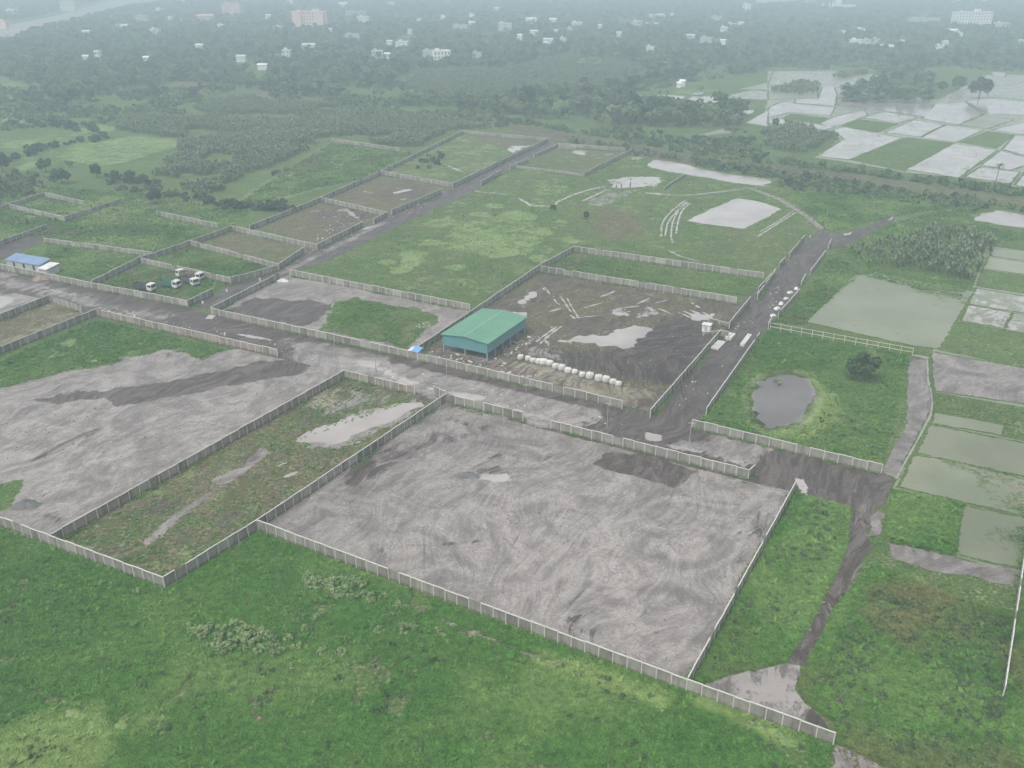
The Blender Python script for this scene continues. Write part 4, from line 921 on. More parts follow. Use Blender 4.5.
WOOD = [(-250, -12), (1300, -12), (1300, 66), (1024, 70), (960, 66), (905, 68), (870, 62), (770, 66), (745, 78), (690, 84), (640, 92), (618, 98), (640, 106), (740, 108), (745, 128), (690, 128), (600, 126), (540, 120), (500, 116), (430, 106), (400, 108), (350, 98), (300, 96), (240, 88), (180, 82), (120, 92), (60, 96), (0, 78), (-250, 95)]
ROADP = [(-200, 55), (0, 24), (60, 12), (90, 3), (170, -12), (260, -32), (260, -18), (175, 2), (125, 8), (60, 25), (0, 44), (-200, 88)]
HOLES = [ROADP, [(395, 84), (420, 70), (500, 70), (560, 56), (620, 60), (660, 75), (600, 88), (500, 96), (430, 98)], [(750, -12), (800, -12), (797, 4), (757, 6)], [(660, 84), (700, 80), (768, 72), (768, 88), (640, 92)]]
NEARW = [(-120, 26)] + [(1150, 26)] + WOOD[2:-1] + [(-120, 86)]
FARW = [(-160, -10), (1190, -10), (1150, 26), (-120, 26)]
wood = keep_clear(np.concatenate([rnd_in(atv(NEARW), 34000), rnd_in(atv(FARW), 50000)]), HOLES)
extra = [rnd_in(atv(Z(768, 0, 4, [(440, 290), (520, 255), (600, 265), (640, 310), (660, 360), (460, 340)])), 150), rnd_in(atv(Z(768, 0, 4, [(275, 380), (400, 345), (600, 360), (665, 375), (660, 410), (430, 415), (290, 405)])), 170),
         rnd_in(atv([(0, 108), (60, 85), (130, 95), (180, 92), (245, 92), (240, 102), (160, 100), (110, 108), (60, 112)]), 110)]
wood = np.concatenate([wood] + extra)
# clumpiness: thin where the noise says clearing
cl = vnoise(wood[:, 0], wood[:, 1], 60, 5) * .6 + vnoise(wood[:, 0], wood[:, 1], 22, 6) * .4
wood = wood[cl > 0.34]
order = np.argsort(np.hypot(wood[:, 0], wood[:, 1])); wood = wood[order]
TSC = lambda n: np.clip(RNG.lognormal(0.0, 0.28, n), 0.5, 1.9)

SPEC = [  # hand placed trees: px, py, size, dark, label
    (862, 381, 1.05, 1, 'single round tree standing in the walled plot by the pond'), (586, 219, .45, 1, 'small dark round tree alone in the big green field'), (553, 211, .40, 1, 'low dark bush like tree left of the lone tree in the field'),
    (979, 99, 2.3, 1, 'largest dark tree at the edge of the flooded paddies'), (958, 90, 1.6, 1, 'dark tree just left of the largest paddy tree'), (942, 92, 1.2, 1, 'smaller dark tree, third from the largest paddy tree'),
    (46, 172, 1.0, 1, 'dark round tree beside the light meadow'), (62, 184, 1.1, 1, 'broad dark tree below the light meadow'), (3, 172, 1.4, 1, 'large dark tree at the left end of the meadow hedge'), (97, 178, 1.0, 1, 'dark tree at the end of the shrub row by the meadow'),
    (155, 204, .9, 1, 'dark tree at the corner of the earth plots'), (70, 168, .6, 0, 'small tree between the two dark meadow trees'), (16, 178, .7, 0, 'small tree right of the large meadow hedge tree'),
    (116, 182, .8, 1, 'tree in the shrub row, next to its end tree'), (131, 182, .8, 1, 'tree in the middle of the shrub row'), (145, 186, .8, 1, 'tree at the plantation end of the shrub row'),
    (60, 104, 1.3, 1, 'tall dark tree above the left fields'), (75, 100, 1.4, 1, 'very tall dark tree beside another above the left fields'), (185, 96, .9, 1, 'lone tree on the pale strip above the plantation'), (150, 84, 1.2, 0, 'rounded tree at the upper end of the left fields'),
    (775, 128, .9, 0, 'round tree at the left of the paddy thicket'), (700, 92, .8, 0, 'tree beside the little white farmhouse')]
for px, py, s, dk, lb in SPEC:
    X, Y = at(px, py); cm, tm = TREES[random.randrange(5)]
    o = empty('tree', (X, Y, 0), random.uniform(0, 6)); o.scale = (s, s, s); tag(o, lb, 'tree')
    c = link('crown', cm, o); link('trunk', tm, o)
    if dk:
        c.data = cm.copy(); c.data.materials[0] = M['leaf_dark']
X, Y = at(995, 184); o = link('palm_tree', PALM[0], loc=(X, Y, 0)); o.scale = (1.05,) * 3; tag(o, 'lone palm like tree on the embankment beside white paddies', 'tree')
NI = 270
for p, s in zip(wood[:NI], TSC(NI)):
    o = link('tree', random.choice(FOREST), loc=(p[0], p[1], 0), rz=random.uniform(0, 6.28)); o.scale = (s, s, s * random.uniform(.85, 1.15))
    tag(o, 'leafy tree on the near edge of the dense wood beyond the fields', 'tree', 'trees on the near edge of the wood')
rest = wood[NI:]; far = np.clip(np.hypot(rest[:, 0], rest[:, 1]) / 1300, 1.05, 1.7)
scatter('woodland', 'dense hazy wood stretching to the far town', 'wood', rest, FOREST + [PALM[0]], np.stack([TSC(len(rest)) * far, TSC(len(rest)) * far, TSC(len(rest)) * .82], 1))

# plantations of broad leaved plants
CL = atv(Z(768, 192, 4, [(490, 250), (540, 205), (620, 165), (720, 160), (860, 170), (905, 210), (875, 285), (820, 360), (700, 345), (560, 315), (500, 300)]))
CL2 = atv(Z(768, 192, 4, [(320, 250), (380, 210), (470, 190), (540, 205), (500, 270), (500, 310), (380, 305)]))
cp = rnd_in(CL, 240); cp2 = rnd_in(CL2, 60)
for P_, lb, gp, s0 in ((cp, 'tall dark leafy plant in the dense thicket above the flooded field', 'tall plants of the thicket', .95), (cp2, 'lower pale leafy plant on the road side of the thicket', 'low plants beside the thicket', .7)):
    for p in P_:
        s = s0 * random.uniform(.8, 1.25); o = link('leafy_plant', random.choice(BIGLEAF), loc=(p[0], p[1], 0), rz=random.uniform(0, 6.28)); o.scale = (s, s, s); tag(o, lb, 'plant', gp)
PL = [[(105, 122), (178, 108), (250, 96), (330, 105), (400, 112), (500, 128), (465, 130), (418, 150), (331, 139), (292, 163), (256, 176), (217, 202), (180, 195), (150, 178), (178, 152), (178, 138), (120, 135)],
      [(395, 84), (420, 70), (500, 70), (560, 56), (620, 60), (660, 75), (600, 88), (500, 96), (430, 98)],
      Z(768, 0, 4, [(-60, 560), (20, 490), (100, 490), (200, 520), (285, 555), (240, 590), (170, 625), (0, 605), (-130, 590)]), Z(768, 0, 4, [(10, 360), (60, 330), (150, 325), (210, 340), (200, 380), (30, 385)]),
      Z(768, 0, 4, [(230, 310), (300, 290), (400, 285), (430, 300), (300, 318)])]
def ragged(q, n):
    P = rnd_in(atv(q), n); return P[poly_sd(P, atv(q)) < -16 * (vnoise(P[:, 0], P[:, 1], 14, 41) - .35) - 4 * vnoise(P[:, 0], P[:, 1], 4, 42)]
pls = np.concatenate([ragged(q, n) for q, n in zip(PL, (17000, 13000, 1500, 700, 500))])
pls = pls[vnoise(pls[:, 0], pls[:, 1], 30, 8) * .7 + vnoise(pls[:, 0], pls[:, 1], 9, 43) * .3 > 0.36]
scatter('plantation', 'grey green plantations of close set broad leaved plants', 'plantation', pls, BIGLEAF, RNG.uniform(.55, 1.0, len(pls)))

UG = [([(-110, 74), (60, 92), (250, 86), (400, 100), (500, 117), (570, 130), (500, 128), (400, 112), (330, 105), (250, 96), (178, 106), (100, 126), (30, 128), (-110, 150)], 3200),
      ([(-110, 160), (0, 168), (110, 190), (180, 200), (250, 186), (290, 170), (180, 196), (150, 180), (60, 190), (-60, 215)], 500), ([(600, 128), (745, 130), (770, 160), (700, 154), (600, 136)], 400), ([(640, 92), (770, 70), (900, 68), (1024, 72), (1100, 80), (1100, 74), (900, 62), (770, 62)], 900),
      ([(640, 152), (1060, 214), (1060, 222), (880, 200), (760, 190), (640, 165)], 500), ([(860, 172), (1024, 196), (1060, 196), (900, 172)], 100)]
ug = np.concatenate([rnd_in(atv(q), n) for q, n in UG]); ug = ug[vnoise(ug[:, 0], ug[:, 1], 28, 9) > .42]
ug = ug[poly_sd(ug, atv([(646, 166), (655, 160), (700, 169), (773, 180), (764, 186), (700, 177)])) > 3]
ug = ug[poly_sd(ug, atv([(965, 220), (982, 211), (1000, 209), (1070, 218), (1070, 236), (1000, 228)])) > 2]
ug = np.concatenate([ug, keep_clear(rnd_in(atv(NEARW), 5000), HOLES)])
scatter('undergrowth', 'low scrub filling the ground between wood, plantation and fields', 'scrub', ug, SHRUB + SHRUBD[:1], RNG.uniform(.8, 2.4, len(ug)))

# shrub rows
def row(px, n, spread, s0, s1, label, group, meshes, name='shrub'):
    pts = [Vector(p) for p in atv(px)]; ln = [(b - a).length for a, b in zip(pts[:-1], pts[1:])]; T = sum(ln)
    for i in range(n):
        t = (i + random.random()) / n * T; k_ = 0
        while k_ < len(ln) - 1 and t > ln[k_]: t -= ln[k_]; k_ += 1
        q = pts[k_].lerp(pts[k_ + 1], t / ln[k_]); s = random.uniform(s0, s1)
        o = link(name, random.choice(meshes), loc=(q.x + random.gauss(0, spread), q.y + random.gauss(0, spread), 0), rz=random.uniform(0, 6.28)); o.scale = (s, s, s * random.uniform(.8, 1.2))
        tag(o, label, 'shrub', group)
row([(500, 121), (600, 136), (700, 155), (768, 164)], 55, 2.0, 1.5, 3.4, 'shrub on the far side of the embankment below the wood', 'shrubs along the far side of the embankment', SHRUB)
row([(768, 163), (850, 172), (1024, 196)], 55, 2.0, 1.3, 3.0, 'shrub on the embankment beside the white paddies', 'shrubs between embankment and white paddies', SHRUB)
row([(570, 141), (690, 162), (768, 174), (860, 187), (1024, 209)], 75, 2.5, 1.2, 2.8, 'shrub on the field side of the embankment', 'shrubs along the field side of the embankment', SHRUB)
row([(200, 199), (225, 207), (290, 211)], 34, 3.5, 1.6, 3.2, 'dark shrub in the row above the earth plots', 'dark shrubs above the earth plots', SHRUBD)
row([(418, 168), (445, 154)], 12, 3, 1.2, 2.4, 'dark shrub inside the walled plot beside the long diagonal road', 'shrubs in the upper walled plot', SHRUBD)
row([(30, 125), (90, 130), (112, 131)], 22, 4, 2, 3.6, 'hedge shrub between the light left meadows', 'shrubs between the left meadows', SHRUBD)
row([(0, 165), (40, 150), (110, 137)], 24, 3, 2, 3.4, 'hedge shrub along the top of the light meadow', 'shrubs above the light meadow', SHRUBD)
row([(105, 178), (150, 186)], 14, 3, 1.6, 3.0, 'dark shrub under the trees below the light meadow', 'dark shrubs below the light meadow', SHRUBD)
row([(780, 383), (775, 385)], 3, .6, .5, .9, 'pale weed bush at the pond edge', 'bushes at the pond edge', BUSH, 'bush')
# pale bushes in front of the long wall
for (pts, n, lb, gp) in [([(190, 628), (235, 622), (275, 632), (285, 655), (220, 655), (200, 645)], 46, 'pale bush in the dense cluster of the front meadow', 'pale bushes of the dense cluster'),
                         ([(300, 580), (345, 574), (395, 598), (370, 604), (320, 596)], 40, 'pale bush in the cluster close to the long front wall', 'pale bushes close to the front wall'),
                         ([(280, 610), (400, 605), (460, 640), (420, 655), (330, 680), (285, 670)], 34, 'single pale bush scattered right of the dense cluster', 'scattered pale bushes')]:
    for p in rnd_in(atv(pts), n):
        s = random.uniform(.6, 1.25) if 'single' not in lb else random.uniform(.45, .95); o = link('bush', random.choice(BUSH), loc=(p[0], p[1], 0), rz=random.uniform(0, 6.28)); o.scale = (s, s, s * .9); tag(o, lb, 'bush', gp)
X, Y = at(138, 594); o = link('bush', BUSH[0], loc=(X, Y, 0)); o.scale = (.8,) * 3; tag(o, 'lone pale bush at the foot of the wall corner', 'bush')

# weeds covering the meadows
def weeds(name, label, px, n, s0, s1, holes=(), lime=(), t0=0.0, tv=1.2, lo=0.0):
    P = rnd_in(atv(px), n)
    for h, pad_ in holes: P = P[(line_d(P, atv(h[1])) + .9 * (vnoise(P[:, 0], P[:, 1], 2.5, 51) - .5) if h[0] == 'line' else poly_sd(P, atv(h))) > pad_]
    v = vnoise(P[:, 0], P[:, 1], 7, 11) * .6 + vnoise(P[:, 0], P[:, 1], 2.2, 12) * .4
    P = P[v > 0.22]; v = v[v > 0.22]
    t = np.clip(t0 + (vnoise(P[:, 0], P[:, 1], 16, 13) * .65 + vnoise(P[:, 0], P[:, 1], 5, 14) * .35 - .55) * tv, lo, .35 + t0)
    for h, wv in lime:
        t = np.maximum(t, np.clip(.5 - (poly_sd(P, atv(h)) + 2.5 * (vnoise(P[:, 0], P[:, 1], 3.5, 55) - .5)) / 2.5, 0, 1) * wv)
    scatter(name, label, 'weeds', P, WEED, RNG.uniform(s0, s1, len(P)) * (0.7 + .6 * v) * np.where(RNG.uniform(0, 1, len(P)) < .012, RNG.uniform(1.5, 2.4, len(P)), 1), tint=t)
weeds('weed_cover', 'thick low green weeds of the front meadow', [(-70, 516), (0, 530), (165, 590), (258, 533), (500, 624), (690, 693), (833, 746), (835, 800), (-90, 800)], 190000, .45, .95,
      [(L([(392, 600), (425, 613), (455, 626), (500, 643), (535, 657), (560, 667)], 1), .45), (L([(180, 600), (222, 612)], 1), .4), ([(240, 698), (256, 702), (284, 722), (272, 728), (250, 730), (240, 715)], -1.2), ([(832, 742), (850, 742), (900, 764), (940, 800), (820, 800)], 0)],
      [([(0, 735), (40, 716), (95, 706), (118, 728), (100, 768), (60, 790), (-60, 790), (-60, 760)], .7), ([(128, 712), (165, 708), (168, 730), (135, 735)], .45), ([(533, 653), (600, 671), (640, 685), (668, 699), (660, 707), (600, 686), (535, 663)], .85), ([(692, 694), (740, 713), (800, 741), (795, 750), (738, 724), (690, 705)], 1.0)])
weeds('weed_cover', 'coarse grass tufts of the rough meadow above the walled plots', [(-60, 180), (130, 192), (250, 212), (228, 228), (190, 243), (142, 257), (48, 240), (-60, 215)], 9000, 1.0, 2.2, t0=.42, tv=2.0, lo=-.5)
weeds('weed_cover', 'coarse grass tufts of the olive plots behind the trucks', [(144, 262), (191, 246), (256, 262), (278, 269), (231, 281)], 2500, .7, 1.5, t0=.15, tv=2.4, lo=-.7)
weeds('weed_cover', 'grass tufts in the truck plot and the blue shed plot', [(48, 244), (150, 258), (230, 283), (188, 302), (94, 283), (40, 268)], 3500, .7, 1.4, t0=.3, tv=2.0, lo=-.4)
weeds('weed_cover', 'tufts of the olive field below the plantation', [(331, 143), (416, 154), (380, 174), (308, 191), (230, 209), (293, 167)], 6000, 1.0, 2.0, t0=.12, tv=3.2, lo=-.9)
weeds('weed_cover', 'grass tufts of the strip behind the shed yard', [(576, 255), (760, 280), (746, 296), (546, 267)], 2500, .6, 1.2, t0=.25, tv=2.0, lo=-.5)
weeds('weed_cover', 'grass tufts round the thicket and the flooded field', [(800, 300), (830, 255), (880, 228), (960, 205), (1024, 222), (1024, 240), (985, 245), (960, 300), (860, 275), (800, 325), (775, 322)], 7000, .7, 1.6, holes=[([(965, 220), (982, 211), (1000, 209), (1070, 218), (1070, 236), (1000, 228)], 1)], t0=.35, tv=2.0, lo=-.4)
weeds('weed_cover', 'grass tufts of the meadow beside the embankment', [(770, 190), (860, 195), (960, 207), (900, 215), (830, 232), (800, 205)], 5000, .9, 1.8, t0=.4, tv=1.6, lo=-.3)
tw = np.concatenate([rnd_in(atv(q), n) for q, n in (([(-60, 540), (165, 595), (258, 545), (500, 640), (690, 705), (830, 755), (830, 790), (-80, 790)], 500), ([(870, 590), (1010, 620), (1000, 780), (850, 740), (810, 690)], 1100), ([(800, 500), (848, 512), (780, 655), (705, 680)], 300), ([(710, 415), (775, 335), (905, 360), (875, 460)], 260))])
tw = tw[(vnoise(tw[:, 0], tw[:, 1], 9, 61) * .7 + vnoise(tw[:, 0], tw[:, 1], 3, 62) * .3 > .52) & (poly_sd(tw, atv(POND)) > 3)]
scatter('tall_weeds', 'taller dark weeds growing in loose drifts through the meadows', 'weeds', tw, SHRUB[:3], RNG.uniform(.28, .62, len(tw)))
weeds('weed_cover', 'rough weeds between the track and the right fence', [(800, 495), (850, 508), (846, 548), (836, 572), (800, 640), (786, 662), (745, 670), (700, 684), (694, 682), (797, 494)], 30000, .5, 1.1, tv=1.8, lo=-.3)
weeds('weed_cover', 'rough mixed weeds below the paddies on the right', [(875, 565), (960, 600), (1060, 625), (1060, 800), (930, 790), (838, 742), (838, 722), (806, 702), (800, 685), (815, 652), (842, 602)], 70000, .5, 1.2, t0=-.16, tv=3.0, lo=-.75)
weeds('weed_cover', 'weeds on the green strip next to the narrow path', S4([(500, 425), (772, 482), (742, 686), (470, 620)]), 5000, .7, 1.3)
weeds('weed_cover', 'weeds of the walled plot with the pond', [(695, 426), (706, 413), (770, 330), (910, 356), (880, 470)], 11000, .6, 1.2, [(POND, 3.0)], [([(745, 390), (770, 370), (812, 372), (845, 410), (820, 440), (760, 438)], .85)], t0=.12)
weeds('weed_cover', 'weeds of the big central green field', FIELD, 9000, .5, 1.1, [([(687, 221), (738, 198), (781, 209), (743, 229)], 2), ([(605, 190), (630, 175), (665, 178), (655, 189)], 1), ([(646, 166), (655, 160), (773, 180), (764, 186)], 2)], [([(440, 222), (520, 205), (560, 235), (540, 262), (480, 258), (430, 250)], .3)] + [(E(*e_), .95) for e_ in LIMES], t0=.52, tv=1.6)
weeds('weed_cover', 'weeds of the green plot beside the green roofed shed', [(335, 302), (357, 299), (430, 313), (439, 317), (405, 348), (324, 330)], 3000, .6, 1.0, t0=.2)
weeds('weed_cover', 'weeds along the back of the left mud yard', [(0, 362), (97, 320), (175, 338), (225, 350), (200, 358), (165, 349), (120, 361), (75, 369), (20, 384), (0, 388)], 5000, .6, 1.2)
weeds('weed_cover', 'patchy weeds of the narrow scrub plot', [(345, 382), (425, 400), (166, 580), (70, 538)], 1800, .5, .9, [([(300, 442), (420, 400), (422, 406), (335, 446)], 1), ([(140, 545), (262, 450), (262, 470), (200, 510)], .5)], [([(165, 492), (195, 462), (237, 450), (240, 462), (190, 490)], .6)], t0=.25)

# ------------------------------------------------------------------ boundary walls of precast slabs between posts
POST_CACHE = {}
WALLS = []
def wall(label, a, b, h=2.3, gap=2.6, mat='wall', posts=True, cop=True, style='panel', group=None, name='boundary_wall'):
    (x0, y0), (x1, y1) = at(*a), at(*b); Ln = math.hypot(x1 - x0, y1 - y0); rz = math.atan2(y1 - y0, x1 - x0)
    WALLS.append(((x0, y0), (x1, y1)))
    o = empty(name, (x0, y0, 0), rz); tag(o, label, 'wall' if style == 'panel' else 'fence', group, 'thing')
    n = max(1, round(Ln / gap)); st = Ln / n
    if style == 'panel':
        # slabs of each bay sit a little differently: slight height and lean changes
        mb = MB(); cb = MB()
        for i in range(n):
            dh = random.uniform(-.09, .06); dy = random.uniform(-.03, .03)
            mb.box(i * st + .01, (i + 1) * st - .01, -.045 + dy, .045 + dy, -.25, h + dh, random.choices([0, 1, 2], [8, 1.3, .8])[0])
            if cop and random.random() > .06: cb.box(i * st + .005, (i + 1) * st - .005, -.10 + dy, .10 + dy, h + dh + .003, h + dh + .09)
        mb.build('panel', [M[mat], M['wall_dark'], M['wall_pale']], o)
        if cop: cb.build('coping', M['coping'], o)
    else:
        for z in (h * .48, h * .96):
            MB().box(-.05, Ln + .05, -.06, .06, z - .07, z + .07).build('rail', M['post'], o)
    if posts:
        key = round(h, 2)
        if key not in POST_CACHE: POST_CACHE[key] = MB().box(-.09, .09, -.11, .11, -.3, h + .14, 0, .02).mesh('post', M['post'])
        for i in range(n + 1): link('post', POST_CACHE[key], o, (i * st, 0, random.uniform(-.06, .04)))
    return o

# walls nearest the camera
wall('long light wall in front of the left mud yard, green meadow before it', (-50, 507), (165, 588), gap=2.4)
wall('wall running from the meadow corner up beside the scrub plot, lower length', (165, 588), (258, 530), gap=2.4)
wall('wall between the scrub plot and the big grey mud yard, upper length', (258, 530), (446, 402), gap=2.5)
wall('longest wall, front side of the big grey mud yard above the meadow', (258, 530), (686, 691), gap=2.4)
wall('front wall continuing past the mud yard to its free end by the mud pool', (686, 691), (833, 745), gap=2.4)
wall('right hand wall of the big grey mud yard with a bright coping', (687, 689), (795, 490), gap=2.5)
wall('short back wall of the big grey mud yard left of its entrance', (446, 402), (523, 421), gap=2.6)
wall('back wall of the big grey mud yard right of its entrance', (551, 429), (748, 479), gap=2.6)
wall('stub wall at the right back corner of the mud yard entrance', (748, 479), (754, 474), posts=False)
wall('reddish brown wall between the left mud yard and the scrub plot', (52, 545), (345, 378), gap=2.6, mat='wall_red')
wall('short rusty wall at the back of the scrub plot', (345, 378), (415, 395), gap=2.6, mat='wall_red')
wall('gate wing wall at the back corner of the scrub plot', (434, 396), (446, 401), gap=2.6, h=2.7)
wall('rusty striped wall along the road behind the left mud yard', (97, 316), (278, 357), gap=2.7, mat='wall_red')
wall('left wall of the left mud yard next to the brown earth plot', (-60, 379), (97, 316), gap=2.7)
wall('wall left of the brown earth plot by the pale pool', (-60, 345), (50, 302), gap=2.7)
wall('short broken wall at the road end of the brown earth plot', (50, 302), (82, 313), gap=2.7, cop=False)
wall('thin bright topped wall standing alone in the rough ground at the right', (1002, 698), (1026, 540), gap=2.5)
# shed yard and neighbours
wall('long road side wall in front of the green roofed shed', (408, 358), (622, 409), gap=3.2)
wall('road side wall in front of the dark mud and grass plot', (212, 315), (408, 358), gap=3.2)
wall('wall from the diagonal road end along the dark mud plot', (212, 314), (280, 279), gap=3.0)
wall('wall behind the dark mud and grass plot, big field behind it', (290, 276), (470, 311), gap=3.0)
wall('long wall left of the green roofed shed running to the field corner', (418, 354), (541, 270), gap=3.0)
wall('upper end of the shed yard wall beside the big field', (541, 270), (574, 252), gap=3.0)
wall('wall behind the strip of grass with bright posts facing the big field', (574, 252), (763, 279), gap=3.0)
wall('inner wall between the grass strip and the shed yard', (541, 272), (736, 304), gap=3.0)
wall('road side wall closing the end of the grass strip', (757, 300), (774, 277), gap=3.0)
wall('road side wall of the shed yard above its gate', (729, 329), (750, 303), gap=3.0)
wall('long road side wall of the shed yard below its gate', (650, 418), (720, 337), gap=3.0)
wall('low gate wall standing inside the shed yard entrance', (703, 336), (721, 334), gap=3.0, h=1.2)
wall('low gate wall above the shed yard entrance', (709, 322), (729, 327), gap=3.0, h=1.2)
wall('small wing wall at the road corner of the shed yard gate', (720, 337), (728, 339), gap=3.0, h=2.2)
# around the pond plot
wall('light front wall of the plot with the pond', (692, 428), (881, 474), gap=3.0)
wall('thin road side wall left of the pond plot', (706, 415), (759, 339), gap=3.0, h=2.0)
wall('open frame fence of posts and rails behind the pond plot', (770, 330), (912, 356), gap=3.0, h=2.4, style='frame', name='frame_fence')
wall('short road side wall at the corner of the open frame fence', (768, 330), (772, 322), gap=3.0)
wall('small white wall at the far corner of the open frame fence', (912, 358), (928, 361), h=1.0, posts=False)
wall('road side wall lined with white sheets beside the frame fence', (778, 318), (799, 294), gap=3.0, h=1.8)
wall('broken stub of wall past the wall with white sheets', (801, 286), (805, 278), gap=2.0, h=1.6)
wall('bright topped wall on the right of the dark road below the thicket', (810, 275), (825, 255), gap=3.0, h=1.8)
wall('lone post wall at the top right end of the dark road', (828, 249), (831, 243), gap=1.5, h=1.8)
wall('first wall length on the left of the dark road past the grass strip', (758, 293), (775, 274), gap=3.0, h=2.0)
wall('short second wall length on the left of the dark road', (779, 268), (785, 262), gap=2.5, h=2.0)
wall('third wall length with weeds on the left of the dark road', (789, 258), (804, 240), gap=3.0, h=2.0)
# plots of the upper left
wall('road side wall below the parked trucks', (92, 289), (188, 307), gap=3.2)
wall('road side wall below the blue roofed shed plot', (-60, 257), (92, 289), gap=3.2)
wall('return wall right of the parked trucks', (188, 307), (214, 295), gap=3.2)
wall('wall between the blue shed plot and the parked trucks', (93, 287), (142, 262), gap=3.2)
wall('wall behind the parked trucks', (142, 264), (231, 284), gap=3.2)
wall('short wall right of the olive plot behind the trucks', (231, 284), (279, 271), gap=3.2)
wall('wall running up from the truck plot along the olive plots', (142, 263), (191, 246), gap=3.5)
wall('upper continuation of the wall along the olive plots', (191, 246), (232, 231), gap=3.5)
wall('wall across the olive plots from their left wall to the diagonal road', (191, 246), (279, 270), gap=3.2)
wall('short roadside wall closing the lower olive plot', (279, 270), (304, 253), gap=3.2)
wall('wall below the lower earth plot with white puddles', (232, 231), (317, 250), gap=3.2)
wall('road side wall of the lower earth plot', (317, 250), (363, 227), gap=3.2)
wall('left wall of the lower earth plot below the dark shrubs', (250, 231), (321, 202), gap=3.5)
wall('wall between the two earth plots', (321, 202), (386, 217), gap=3.2)
wall('stub wall at the road corner between the earth plots', (374, 224), (387, 217), gap=3.2)
wall('road side wall of the upper earth plot', (392, 215), (441, 194), gap=3.5)
wall('left wall of the upper earth plot beside the olive field', (321, 202), (381, 175), gap=3.5)
wall('wall above the upper earth plot', (381, 175), (453, 188), gap=3.5)
wall('left wall of the upper grass plot beside the plantation', (381, 175), (463, 134), gap=4.0)
wall('pale wall behind the olive field below the plantation', (331, 142), (400, 152), gap=4.0, posts=False)
wall('light wall on the left of the diagonal road beside the upper grass plot', (453, 188), (512, 159), gap=4.0)
wall('bright wall at the far top end of the diagonal road', (512, 159), (548, 142), gap=4.0)
wall('back wall of the far brown plot', (463, 134), (548, 142), gap=4.0, posts=False)
wall('short white posted wall on the right of the diagonal road', (481, 186), (501, 174), gap=3.5)
wall('wall on the right of the diagonal road at the puddled plot', (510, 170), (528, 162), gap=3.5, h=2.0)
wall('upper wall on the right of the diagonal road at the puddled plot', (534, 158), (558, 147), gap=3.5, h=2.0)
wall('front wall of the puddled plot above the big field', (512, 168), (584, 177), gap=4.0, posts=False, h=1.6)
wall('bright topped right wall of the puddled plot', (584, 177), (631, 153), gap=4.0)
wall('back wall of the puddled plot by the embankment', (558, 147), (625, 152), gap=4.0, posts=False)
wall('short thick wall standing at the corner of the puddled plot', (559, 149), (575, 150), gap=4.0)
wall('wall left of the blue shed plot track', (-60, 268), (47, 229), gap=3.5, h=2.0)
wall('wall at the top of the far left plot', (10, 209), (65, 222), gap=3.5)
wall('wall from the far left plot up to the hedge trees', (65, 222), (123, 203), gap=4.0)
wall('wall on the left of the far left plot', (-40, 225), (45, 197), gap=4.0, posts=False)
wall('short wall above the far left plot', (45, 197), (85, 206), gap=4.0, posts=False)
wall('wall above the blue roofed shed plot', (45, 243), (152, 257), gap=3.5, h=2.0)
wall('wall between the rough meadow and the olive plots', (157, 216), (218, 229), gap=3.5)
wall('half built wall beside the flooded patch of the big field', (664, 190), (685, 176), gap=4.0, h=1.4)

# weeds at the foot of the walls
fp = []
for (x0, y0), (x1, y1) in WALLS:
    Ln = math.hypot(x1 - x0, y1 - y0); n = int(Ln * 5)
    t = RNG.uniform(0, 1, n); off = RNG.choice([-1, 1], n) * RNG.uniform(.15, .8, n)
    q = np.stack([x0 + (x1 - x0) * t - (y1 - y0) / Ln * off, y0 + (y1 - y0) * t + (x1 - x0) / Ln * off], 1)
    fp.append(q[vnoise(q[:, 0], q[:, 1], 6, 31) + .25 * vnoise(q[:, 0], q[:, 1], 1.5, 32) > .66])
fp = np.concatenate(fp)
scatter('weed_cover', 'weeds growing along the foot of the walls', 'weeds', fp, WEED, RNG.uniform(.5, 1.4, len(fp)), tint=RNG.uniform(0, .5, len(fp)))

# ------------------------------------------------------------------ green roofed shed
C_ = {}
def m_(key, *a, **k):
    if key not in C_: C_[key] = plain(key, *a, **k)
    return C_[key]
def metal_sheet(name, col, pitch=0.6, axis='X'):
    k = NT(name); tc = k.n('TexCoord').outputs['Object']
    wv = k.n('TexWave', wave_type='BANDS', bands_direction=axis); k.l(tc, wv.inputs[0]); wv.inputs['Scale'].default_value = 0.314 / pitch * 1.0
    n = k.noise(tc, 0.25, 5, 0.6)
    c = k.mix(1.0, col, k.remap(n.outputs[0], 0.25, 0.75, 0.86, 1.14), 'MULTIPLY')
    c = k.mix(1.0, c, k.remap(wv.outputs[1], 0, 1, 0.93, 1.06), 'MULTIPLY')
    k.l(c, k.p.inputs['Base Color']); k.p.inputs['Roughness'].default_value = 0.5
    b = k.n('Bump'); b.inputs['Strength'].default_value = 0.5; b.inputs['Distance'].default_value = 0.06; k.l(wv.outputs[1], b.inputs['Height']); k.l(b.outputs[0], k.p.inputs['Normal'])
    return k.m
A_, B_, D_ = (Vector((*at(*p), 0)) for p in ((443, 352), (487.5, 361.5), (478, 325)))
ux = (B_ - A_); W_ = ux.length; ux.normalize(); uy = Vector((-ux.y, ux.x, 0)); DL = (D_ - A_).dot(uy)
sh = empty('shed', A_, math.atan2(ux.y, ux.x)); tag(sh, 'large open shed with a green gabled roof and teal side cladding', 'shed')
ZE, ZF, ZR = 5.5, 2.3, 6.2
e = .5; r = MB()
